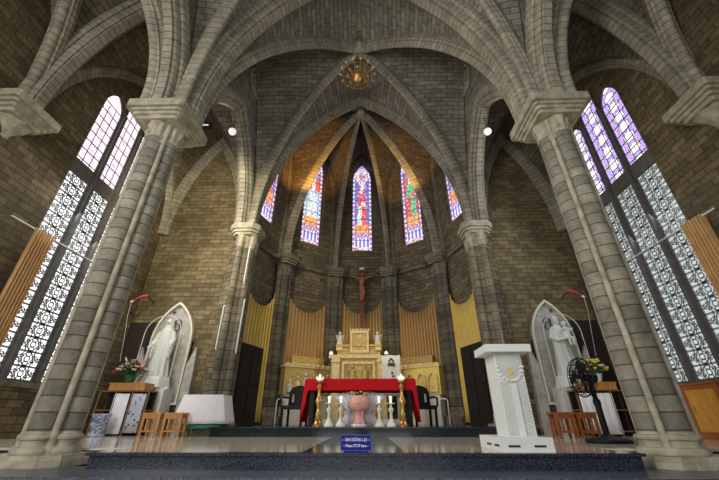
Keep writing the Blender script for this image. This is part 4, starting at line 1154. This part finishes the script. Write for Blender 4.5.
# ---- display shelves in front of the niches
def shelf(sgn, label):
    t = thing('display_shelf', label, 'shelf', (sgn * 5.95, 9.32, Z_STAGE), group='display shelves in front of the statues')
    w, h, dp = 1.24, 1.0, .34
    for x in (-w / 2, -w / 6, w / 6, w / 2):
        for y in (-dp / 2, dp / 2):
            b = MB(); b.box((x, y, h / 2), (.035, .035, h)); b.build('post', 'wood_brown', t, smooth=0)
    for z in (.10, .55, h - .02):
        b = MB(); b.box((0, 0, z), (w + .03, dp, .03)); b.build('shelf_board', 'wood_brown', t, smooth=0)
    b = MB(); b.box((0, dp / 2 - .01, h / 2), (w, .02, h - .02)); b.build('back_board', 'wood_dark', t, smooth=0)
    s = -sgn
    b = MB(); b.grid([[(s * (-.02 - .20 + .38 * i / 10), -dp / 2 - .022 + .012 * sin(i * 1.7), h - .08 - (h - .12) * j / 3) for i in range(11)] for j in range(4)]); o = b.build('white_cloth_panel', 'white_cloth', t); m_ = o.modifiers.new('thick', 'SOLIDIFY'); m_.thickness = .008
    b = MB(); b.grid([[(s * (.24 + .34 * i / 10), -dp / 2 - .022 + .010 * sin(i * 1.3), h - .08 - (h - .14) * j / 3) for i in range(11)] for j in range(4)]); o = b.build('printed_cloth_panel', 'print_cloth' if sgn < 0 else 'white_cloth', t); m_ = o.modifiers.new('thick', 'SOLIDIFY'); m_.thickness = .008
    return t
shelf(-1, 'open wooden display shelf with white and printed cloths below the veiled lady statue')
shelf(1, 'open wooden display shelf with white cloth behind the black fan')
for sgn, x, lb in ((-1, -5.92, 'orange wooden box under the pink and white bouquet'), (1, 5.95, 'orange wooden box under the yellow flowers')):
    t = thing('wooden_box', lb, 'box', (x, 9.32, Z_STAGE + .995), group='orange boxes on the display shelves')
    b = MB(); b.box((0, 0, .08), (.92 if sgn < 0 else .80, .40, .16)); b.build('body', 'wood_orange', t, smooth=0)
    b = MB(); b.box((0, 0, .165), (.95 if sgn < 0 else .83, .43, .025)); b.build('lid', 'wood_orange', t, smooth=0)
    for q in range(2):
        b = MB(); b.lathe([(.018, 0), (.018, .012)], (0, 0, 0), 10); b.v = [(p[0] - .2 + .4 * q, -.20 - p[2], p[1] + .08) for p in b.v]; b.build('knob', 'brass', t)
ZB = Z_STAGE + .995 + .178
def bouquet(loc, label, petals, n, rad, h, pot, nleaf, spike):
    t = thing('bouquet', label, 'flowers', loc)
    b = MB(); b.lathe([(.09, 0), (.10, .02), (.13, .10), (.15, .20), (.14, .20), (.10, .04)], n=18, caps=False); b.lathe([(.09, 0), (.001, .001)], n=18); b.build('pot', pot, t)
    leaves(nleaf, (0, 0, .16), rad, h, .045).build('foliage', 'leaf', t, smooth=0)
    sp = []
    for i in range(n):
        a = i * 2.4; rr = rad * sqrt((i + .5) / n); zz = .18 + h * (1 - .75 * (rr / rad) ** 2) * random.uniform(.8, 1.05)
        sp.append((rr * cos(a), rr * sin(a) * .8, zz))
    flower_heads(t, sp, petals, .055)
    if spike:
        for i in range(10):
            a = i * 2.1; d = Vector((cos(a) * .8, sin(a) * .6, 1)).normalized(); p = Vector((0, 0, .22))
            f = MB()
            for q in range(5): f.ell(p + d * (.24 + q * .05), (.035 - .005 * q, .035 - .005 * q, .035), 8, 5)
            f.build('flower_spike', 'petal_white' if i % 3 else 'petal_pink', t)
    return t
bouquet((-6.02, 9.28, ZB), 'large bouquet of white and pink flowers with broad green leaves, on left wooden box', ['petal_white', 'petal_white', 'petal_pink', 'petal_white', 'petal_white', 'petal_red', 'petal_white'], 34, .40, .40, 'leaf', 170, True)
bouquet((6.02, 9.28, ZB), 'pot of yellow flowers with dark leaves behind the black fan', ['petal_yellow', 'petal_yellow', 'petal_white'], 34, .34, .42, 'white_paint', 80, False)

# porcelain garden stool
t = thing('porcelain_stool', 'blue and white porcelain garden stool beside the left display shelf', 'stool', (W(97, 430, Y=8.75).x, 8.75, Z_STAGE)); t.scale = (.85, .85, .85)
b = MB(); b.lathe([(.19, 0), (.21, .03), (.19, .07), (.15, .13), (.16, .20), (.20, .30), (.17, .38), (.20, .46), (.245, .51), (.245, .54), (.22, .55)], n=28); b.build('body', 'porcelain', t)
b = MB(); b.tube([(.21 * cos(a * pi / 12), .21 * sin(a * pi / 12), .30) for a in range(24)], .012, 6, closed=True); b.build('band', 'porcelain', t)

# small slatted wooden stools
def stool(loc, mat, label, group):
    t = thing('wooden_stool', label, 'stool', loc, group=group); t.scale = (.86, .86, .96)
    b = MB(); b.box((0, 0, .485), (.49, .40, .04)); b.build('seat', mat, t, smooth=0)
    for sx in (-1, 1):
        for sy in (-1, 1):
            b = MB(); b.box((sx * .205, sy * .160, .235), (.055, .055, .47)); b.build('leg', mat, t, smooth=0)
    for sy in (-1, 1):
        b = MB(); b.box((0, sy * .163, .425), (.41, .025, .09)); b.build('apron', mat, t, smooth=0)
        b = MB(); b.box((0, sy * .163, .12), (.41, .025, .035)); b.build('stretcher', mat, t, smooth=0)
        for x in (-.09, .09):
            b = MB(); b.lathe([(.018, .13), (.030, .2), (.018, .28), (.026, .34), (.018, .39)], (x, sy * .163, 0), 10); b.build('spindle', mat, t)
    return t
s0 = stool((W(152, 430, Y=8.62).x, 8.62, Z_STAGE), 'wood_orange', 'light wooden stool with spindles, nearer to the left display shelf', 'light wooden stools')
dup(s0, (W(173.5, 430, Y=8.62).x, 8.62, Z_STAGE), label='light wooden stool with spindles, next to the white-draped table', group='light wooden stools')
s1 = stool((W(564, 430, Y=8.3).x, 8.3, Z_STAGE), 'wood_red', 'reddish wooden stool with spindles, nearer to the white lectern', 'reddish wooden stools')
dup(s1, (W(586.5, 430, Y=8.3).x, 8.3, Z_STAGE), label='reddish wooden stool with spindles, next to the black fan', group='reddish wooden stools')

# white draped side table with green legs
tx = -3.80; ty = 9.16
t = thing('side_table', 'low green-legged table under the white cloth', 'table', (tx, ty, Z_STAGE))
b = MB(); b.box((0, 0, .84), (.90, .50, .04)); b.build('tabletop', 'green_paint', t, smooth=0)
b = MB(); b.box((0, -.21, .20), (1.0, .05, .07)); b.box((0, .21, .20), (1.0, .05, .07)); b.build('rail', 'green_paint', t, smooth=0)
for sx in (-1, 1):
    for sy in (-1, 1):
        b = MB(); b.tube([(sx * .41, sy * .21, 0), (sx * .41, sy * .21, .82)], .025, 8); b.build('leg', 'green_paint', t)
cloth_table('white_tablecloth', 'white satin cloth draped over the low table beside the dais', 'tablecloth', 'white_cloth', (tx, ty, Z_STAGE), .96, .56, .875, .62, .62, .14, .012)
# ================================================================== LECTERN, SIGN, FAN, CABINETS
t = thing('lectern', 'white lectern with fan-shaped gold emblem and latticed front at the stage edge', 'lectern', (2.11, 5.2, Z_STAGE))
zt_ = 1.27
b = MB(); b.box2((-.31, -.44, 0), (.31, .46, .15)); b.build('base', 'white_paint', t, smooth=0)
for x in (-.17, .14):
    b = MB(); b.box((x, -.442, .06), (.14, .012, .022)); b.build('vent_slot', 'slot', t, smooth=0)
for y in (-.25, .05):
    b = MB(); b.box((-.312, y, .06), (.012, .16, .022)); b.build('vent_slot', 'slot', t, smooth=0)
b = MB(); b.box2((-.15, -.24, .15), (.22, .15, zt_ - .09)); b.build('body', 'white_paint', t, smooth=0)
b = MB(); b.box2((-.29, -.38, zt_ - .10), (.33, .17, zt_)); b.build('top', 'white_paint', t, smooth=0)
fx = .035
for u0, u1 in ((-.135, -.035), (.085, .185)):
    b = MB()
    for i in range(16):
        z = .2 + i * .036
        b.tube([(u0 + fx - .02, -.248, z), (u1 + fx - .02, -.248, z + .05)], .0055, 5); b.tube([(u1 + fx - .02, -.248, z), (u0 + fx - .02, -.248, z + .05)], .0055, 5)
    b.build('lattice', 'white_paint', t)
b = MB(); b.box((fx, -.242, .48), (.33, .004, .64)); b.build('lattice_ground', 'white_panel', t, smooth=0)
b = MB(); b.box((fx, -.255, .46), (.085, .03, .62)); b.build('centre_strip', 'white_paint', t, smooth=0)
b = MB(); zc = zt_ - .12
P = [(fx + .165 * cos(pi + pi * i / 18), zc - .16 + .18 * sin(pi + pi * i / 18)) for i in range(19)] + [(fx + .165, zc), (fx - .165, zc)]
b.prism(P, lambda u, v, w: Vector((u, -.256 + w, v)), 0, .02); b.build('emblem_panel', 'white_panel', t, smooth=0)
for i in range(9):
    a = pi * (i + .5) / 9
    b = MB(); b.tube([(fx + .05 * cos(a), -.262, zc - .23 + .05 * sin(a)), (fx + .15 * cos(a), -.262, zc - .23 + min(.22, .25 * abs(sin(a)) + .02))], .006, 5); b.build('ray', 'white_paint', t)
b = MB()
for i in range(11):
    a = pi + pi * i / 10; b.ell((fx + .165 * cos(a), -.26, zc - .16 + .18 * sin(a)), (.034, .008, .020), 8, 5)
b.build('scalloped_edge', 'white_paint', t)
b = MB(); b.prism([(fx + (.045 if i % 2 else .025) * cos(i * pi / 8), zc - .23 + (.045 if i % 2 else .025) * sin(i * pi / 8)) for i in range(16)], lambda u, v, w: Vector((u, -.268 + w, v)), 0, .014); b.build('gold_emblem', 'yellow_mark', t, smooth=0)

# blue notice
p0 = W(356, 452, Y=4.78)
t = thing('notice_sign', 'blue notice with two lines of white lettering at the front of the stage', 'sign', (p0.x, 4.74, Z_STAGE))
b = MB(); b.box((0, 0, .096), (.37, .014, .168)); b.build('board', 'sign_blue', t, smooth=0)
b = MB()
for s in (-1, 1):
    b.box((s * .182, -.009, .096), (.005, .004, .166)); b.box((0, -.009, .096 + s * .081), (.365, .004, .005))
b.build('border', 'sign_edge', t, smooth=0)
b = MB(); b.box((0, .05, .010), (.30, .12, .02)); b.box((0, .02, .06), (.04, .02, .1)); b.build('stand', 'sign_blue', t, smooth=0)
def text(s, size, loc, parent, mat, name='lettering', w=None):
    cu = bpy.data.curves.new(name, 'FONT'); cu.body = s; cu.size = size; cu.align_x = 'CENTER'; cu.align_y = 'CENTER'; cu.extrude = .001; cu.offset = .0008
    tmp = bpy.data.objects.new(name, cu); COL.objects.link(tmp)
    me = bpy.data.meshes.new_from_object(tmp.evaluated_get(bpy.context.evaluated_depsgraph_get())); bpy.data.objects.remove(tmp)
    me.materials.clear(); me.materials.append(M[mat]); o = bpy.data.objects.new(name, me); COL.objects.link(o)
    o.parent = parent; o.location = loc; o.rotation_euler = (pi / 2, 0, 0)
    return o
text('– XIN DỪNG LẠI –', .046, (0, -.010, .126), t, 'sign_white').scale = (.86, 1, 1)
text('– Please STOP here –', .042, (0, -.010, .064), t, 'sign_white').scale = (.82, 1, 1)

# pedestal fan
fl = Vector((4.22, 6.62, Z_STAGE))
t = thing('pedestal_fan', 'black pedestal fan with round base, beside the right stone column', 'fan', fl)
b = MB(); b.lathe([(.33, 0), (.35, .02), (.34, .05), (.28, .07), (.10, .10), (.05, .14)], n=32); b.build('base', 'black', t)
b = MB(); b.tube([(0, 0, .1), (0, 0, .62)], .05, 14); b.tube([(0, 0, .55), (-.02, 0, .96)], .042, 14); b.lathe([(.055, .56), (.06, .58), (.06, .64), (.05, .66)], n=14); b.build('pole', 'black', t)
hc = Vector((-.15, -.05, 1.02)); ax = Vector((-.96, -.02, .06)).normalized(); e1 = ax.cross(Vector((0, 0, 1))).normalized(); e2 = e1.cross(ax).normalized()
def dsk(r, a, off): return hc + (e1 * cos(a) + e2 * sin(a)) * r + ax * off
b = MB(); b.tube([hc - ax * .02, hc - ax * .22], [.07, .085], 16); b.box((.0, .0, .98), (.09, .09, .12)); b.build('motor', 'black', t)
b = MB()
for r, o_ in ((.33, .03), (.30, .10), (.30, -.05), (.2, .125), (.1, .135), (.2, -.08)): b.tube([dsk(r, i * 2 * pi / 36, o_) for i in range(36)],   .010 if r > .31 else .006, 6, closed=True)
for i in range(30):
    a = i * 2 * pi / 30; b.tube([dsk(.05, a, .14), dsk(.2, a, .125), dsk(.30, a, .10), dsk(.33, a, .03), dsk(.30, a, -.05), dsk(.2, a, -.08), dsk(.07, a, -.085)], .005, 4)
b.build('cage', 'black', t)
for i in range(3):
    b = MB(); rows = []
    for j in range(7):
        r = .05 + .23 * j / 6; wd = .25 + .45 * sin(pi * j / 7)
        rows.append([dsk(r, i * 2 * pi / 3 + wd * (q / 5 - .5) * (1.4 if j > 0 else 1), .05 - .06 * (q / 5 - .5)) for q in range(6)])
    b.grid(rows); o = b.build('blade', 'black', t); m_ = o.modifiers.new('thick', 'SOLIDIFY'); m_.thickness = .004
b = MB(); b.tube([hc + ax * .02, hc + ax * .10], [.05, .03], 14); b.build('hub', 'black', t)
b = MB(); b.tube([(.05, .03, .02), (.3, .35, .008), (.6, .5, .008), (.70, .9, .008)], .008, 6); b.build('cord', 'black', t)

# wooden cabinet under the right window
t = thing('wall_cabinet', 'honey-coloured wooden cabinet with dark frame under the right pierced window', 'cabinet', (WX - .20, 7.75, Z_STAGE))
b = MB(); b.box((0, 0, .48), (.38, 1.56, .96)); b.build('body', 'wood_red', t, smooth=0)
b = MB(); b.box((0, 0, .975), (.44, 1.62, .03)); b.build('top', 'wood_red', t, smooth=0)
for y in (-.38, .38):
    b = MB(); b.box((-.20, y, .50), (.03, .64, .74)); d = b.build('door', 'wood_honey', t, smooth=0)
    b = MB(); b.box((-.225, y * .35, .52), (.02, .02, .10)); b.build('handle', 'brass', d, smooth=0)

# brown curtains gathered beside the windows, hung on thin rods
for sgn, lb, lr in ((-1, 'brown-gold curtain gathered at the left edge of the left pierced windows', 'thin pale curtain rod across the left pierced windows'), (1, 'brown-gold curtain gathered at the right edge of the right pierced windows', 'thin pale curtain rod across the right pierced windows')):
    zr = 3.62 + H; ys = 0 if sgn < 0 else -.30
    t = thing('curtain_rod', lr, 'curtain rod', (sgn * (WX - .20), 7.3, zr), group='curtain rods on the aisle walls')
    b = MB(); b.tube([(0, -1.75, 0), (0, 1.75, 0)], .018, 8); b.build('rod', 'wire', t)
    for y in (-1.7, 1.7):
        b = MB(); b.box((sgn * .10, y, 0), (.22, .03, .03)); b.build('bracket', 'steel', t, smooth=0)
    mb = MB(); n = 66; m = 10; y0, y1 = 6.10 + ys, 6.58 + ys
    mb.grid([[(sgn * (WX - .20) + .055 * sin(2 * pi * 7 * i / n) * (1 - .3 * (j / m)), y0 + (y1 - y0) * i / n, zr + .04 - (zr - 1.30) * j / m) for i in range(n + 1)] for j in range(m + 1)])
    o = mb.build('gathered_curtain', 'curtain_brown', smooth=80, base=True, label=lb, cat='curtain', group='gathered curtains at the aisle windows')
    m_ = o.modifiers.new('thick', 'SOLIDIFY'); m_.thickness = .01

# ================================================================== LAMPS AND SMALL FITTINGS
def tube_lamp(loc, L, label):
    t = thing('tube_lamp', label, 'lamp', loc, group='white tube lamps on the apse columns')
    b = MB(); b.tube([(0, -.03, 0), (0, -.03, L)], .018, 10); b.build('tube', 'tube_white', t)
    b = MB(); b.box((0, .01, L / 2), (.035, .03, L + .06)); b.build('batten', 'white_paint', t, smooth=0)
def tl(px0, py0, py1, Y, label):
    a, b_ = W(px0, py1, Y=Y), W(px0, py0, Y=Y); tube_lamp((a.x, Y, a.z), b_.z - a.z, label)
tl(216, 306, 349, 9.60, 'white tube lamp, lower one, on the outer side of left apse arch column')
tl(236, 300, 352, 9.62, 'white tube lamp on the inner side of left apse arch column')
tl(244, 248, 283, 9.55, 'short white tube lamp just below the capital of left apse arch column')
tl(505, 328, 355, 9.60, 'white tube lamp on right apse arch column above the lectern')
for sgn, sd in ((-1, 'left'), (1, 'right')):
    p = W(360 + sgn * 127.5, 131.5, X=sgn * 4.1)
    t = thing('globe_lamp', 'white globe lamp hanging under the %s arcade arch' % sd, 'lamp', p, group='globe lamps under the arcade')
    b = MB(); b.ell((0, 0, 0), (.12, .12, .12), 20, 14); b.build('globe', 'globe', t)
    b = MB(); b.tube([(0, 0, .1), (0, 0, Z_ARC + .05 - p.z)], .010, 6); b.build('cord', 'wire_dark', t)
    b = MB(); b.lathe([(.05, .10), (.05, .15), (.02, .17)], n=12); b.build('cap', 'wire_dark', t)
p = W(205.5, 125.5, Y=5.78)
t = thing('floodlight', 'small black floodlight on the arch above left clustered column capital', 'lamp', (p.x + .02, 5.78, p.z))
b = MB(); b.box((0, 0, 0), (.26, .16, .18), rx=-.5); b.build('housing', 'black', t, smooth=0)
b = MB(); b.box((0, -.075, -.05), (.20, .02, .13), rx=-.5); b.build('lens', 'globe', t, smooth=0)
b = MB(); b.tube([(-.03, .06, .05), (-.16, .14, .12)], .02, 6); b.build('bracket', 'black', t)
# red wall brackets with cables
for sgn, px, py, lb in ((-1, 141, 297, 'red and white slanting wall lamp with hanging cable, beside left stone column'), (1, 574, 292, 'red and white slanting wall lamp beside right stone column')):
    p = W(px, py, Y=9.7)
    t = thing('wall_lamp', lb, 'lamp', p, group='red wall lamps')
    b = MB(); b.tube([(sgn * .30, -.05, -.22), (0, -.02, 0), (-sgn * .24, .10, .10)], [.035, .06, .09], 12); b.build('horn', 'red_paint', t)
    b = MB(); b.tube([(sgn * .38, -.06, -.28), (sgn * .28, -.045, -.20)], [.05, .05], 12); b.build('tip', 'petal_white', t)
    b = MB(); b.tube([(-sgn * .2, .1, .09), (-sgn * .1, (YE - 9.7) / .62, .02)], .025, 8); b.build('arm', 'wire_dark', t)
    t.scale = (.62, .62, .62)
    b = MB(); b.tube([(sgn * .36, -.05, -.28), (sgn * .50, .2, -.9), (sgn * .56, .5, -1.7), (sgn * .58, .8, -2.9)], .014, 6); b.build('cable', 'wire', t)
# hanging chandelier below the vault keystone
p = W(357.5, 77, Y=7.55)
t = thing('chandelier', 'gilded chandelier with two rings of arms hanging below the vault keystone', 'lamp', p)
b = MB(); b.lathe([(.02, -.26), (.07, -.24), (.13, -.18), (.10, -.12), (.18, -.05), (.20, 0), (.12, .06), (.05, .2), (.03, .35)], n=20); b.build('hub', 'brass', t)
b = MB(); b.tube([(0, 0, .3), (0, 0, Z_KEY - .35 - p.z)], .016, 6); b.build('chain', 'wire_dark', t)
for r, n, z in ((.28, 8, -.04), (.52, 14, .06)):
    b = MB(); b.tube([(r * cos(i * 2 * pi / 28), r * sin(i * 2 * pi / 28), z) for i in range(28)], .016, 6, closed=True); b.build('ring', 'brass', t)
    for i in range(n):
        a = i * 2 * pi / n; c, s = cos(a), sin(a)
        b = MB(); b.tube([(.12 * c, .12 * s, -.02), ((r * .6) * c, (r * .6) * s, z - .10), (r * c, r * s, z), ((r + .07) * c, (r + .07) * s, z + .05)], .013, 6); ar = b.build('arm', 'brass', t)
        b = MB(); b.lathe([(.012, 0), (.045, .03), (.04, .04), (.018, .045), (.018, .14), (.002, .17)], ((r + .07) * c, (r + .07) * s, z + .05), 10); b.build('candle_bulb', 'gold_pale', ar)

# ================================================================== LIGHT
def area(name, loc, target, sx, sy, power, col):
    li = bpy.data.lights.new(name, 'AREA'); li.shape = 'RECTANGLE'; li.size = sx; li.size_y = sy; li.energy = power; li.color = col
    o = bpy.data.objects.new(name, li); COL.objects.link(o); o.location = loc
    o.rotation_euler = (Vector(target) - Vector(loc)).to_track_quat('-Z', 'Y').to_euler()
    return o
def spot(name, loc, target, power, col, ang=70, blend=.6, r=.15):
    li = bpy.data.lights.new(name, 'SPOT'); li.energy = power; li.color = col; li.spot_size = radians(ang); li.spot_blend = blend; li.shadow_soft_size = r
    o = bpy.data.objects.new(name, li); COL.objects.link(o); o.location = loc
    o.rotation_euler = (Vector(target) - Vector(loc)).to_track_quat('-Z', 'Y').to_euler()
    return o
wd = bpy.data.worlds.new('sky'); SC.world = wd; wd.use_nodes = True
bg = wd.node_tree.nodes['Background']; bg.inputs['Color'].default_value = (.86, .93, 1, 1); bg.inputs['Strength'].default_value = .025
# daylight that comes in through the aisle windows
area('window_daylight_left', (-WX + .12, 7.6, 5.2), (-3.0, 6.2, 2.5), 2.4, 8.0, 420, (1, .97, .92))
area('window_daylight_right', (WX - .12, 7.6, 5.2), (2.0, 7.0, 2.5), 2.4, 8.0, 200, (.93, .98, 1))
# unseen area lights added behind the viewer as fill, for supposed nave openings
area('nave_fill_left', (-5.6, -2.0, 4.5), (4.0, 5.5, 3.5), 3, 5, 470, (1, .98, .94))
area('nave_fill_right', (3.2, -1.5, 5.5), (-3.8, 8, 3), 3, 5, 85, (.97, .99, 1))
area('rear_fill', (0, -4, 2.5), (0, 8, 8), 5, 4, 165, (.98, .99, 1))
spot('floodlight_beam', (-3.8, 5.95, 6.9), (-5.4, YE, 6.2), 560, (1, .88, .58), 100)
# warm lamps hidden behind the apse arch
spot('apse_lamp_left', (-2.2, YA + .5, 9.0), (-2.6, 12.3, 12.1), 330, (1, .50, .09), 84)
spot('apse_lamp_right', (1.9, YA + .5, 9.0), (1.8, 13.0, 12.0), 210, (1, .55, .12), 76)
spot('altar_lamp_left', (-3.0, YA - .3, 6.0), (.2, 12.4, 2.0), 260, (1, .80, .45), 60)
spot('altar_lamp_right', (3.0, YA - .3, 6.0), (-.2, 12.4, 2.0), 260, (1, .80, .45), 60)

# ================================================================== CAMERA
cam = bpy.data.cameras.new('camera'); cam.sensor_width = 36; cam.lens = F * 36 / 719; cam.shift_x = (359.5 - CX) / 719; cam.clip_end = 200
co = bpy.data.objects.new('camera', cam); COL.objects.link(co); co.location = (CAMX, 0, H); co.rotation_euler = (pi / 2 + TILT, 0, YAW)
SC.camera = co
vs = SC.view_settings; vs.view_transform = 'Standard'; vs.look = 'None'; vs.gamma = 1; vs.exposure = .2
try: vs.use_curve_mapping = False
except Exception: pass
SC.cycles.max_bounces = 8; SC.cycles.diffuse_bounces = 5; SC.cycles.use_denoising = True
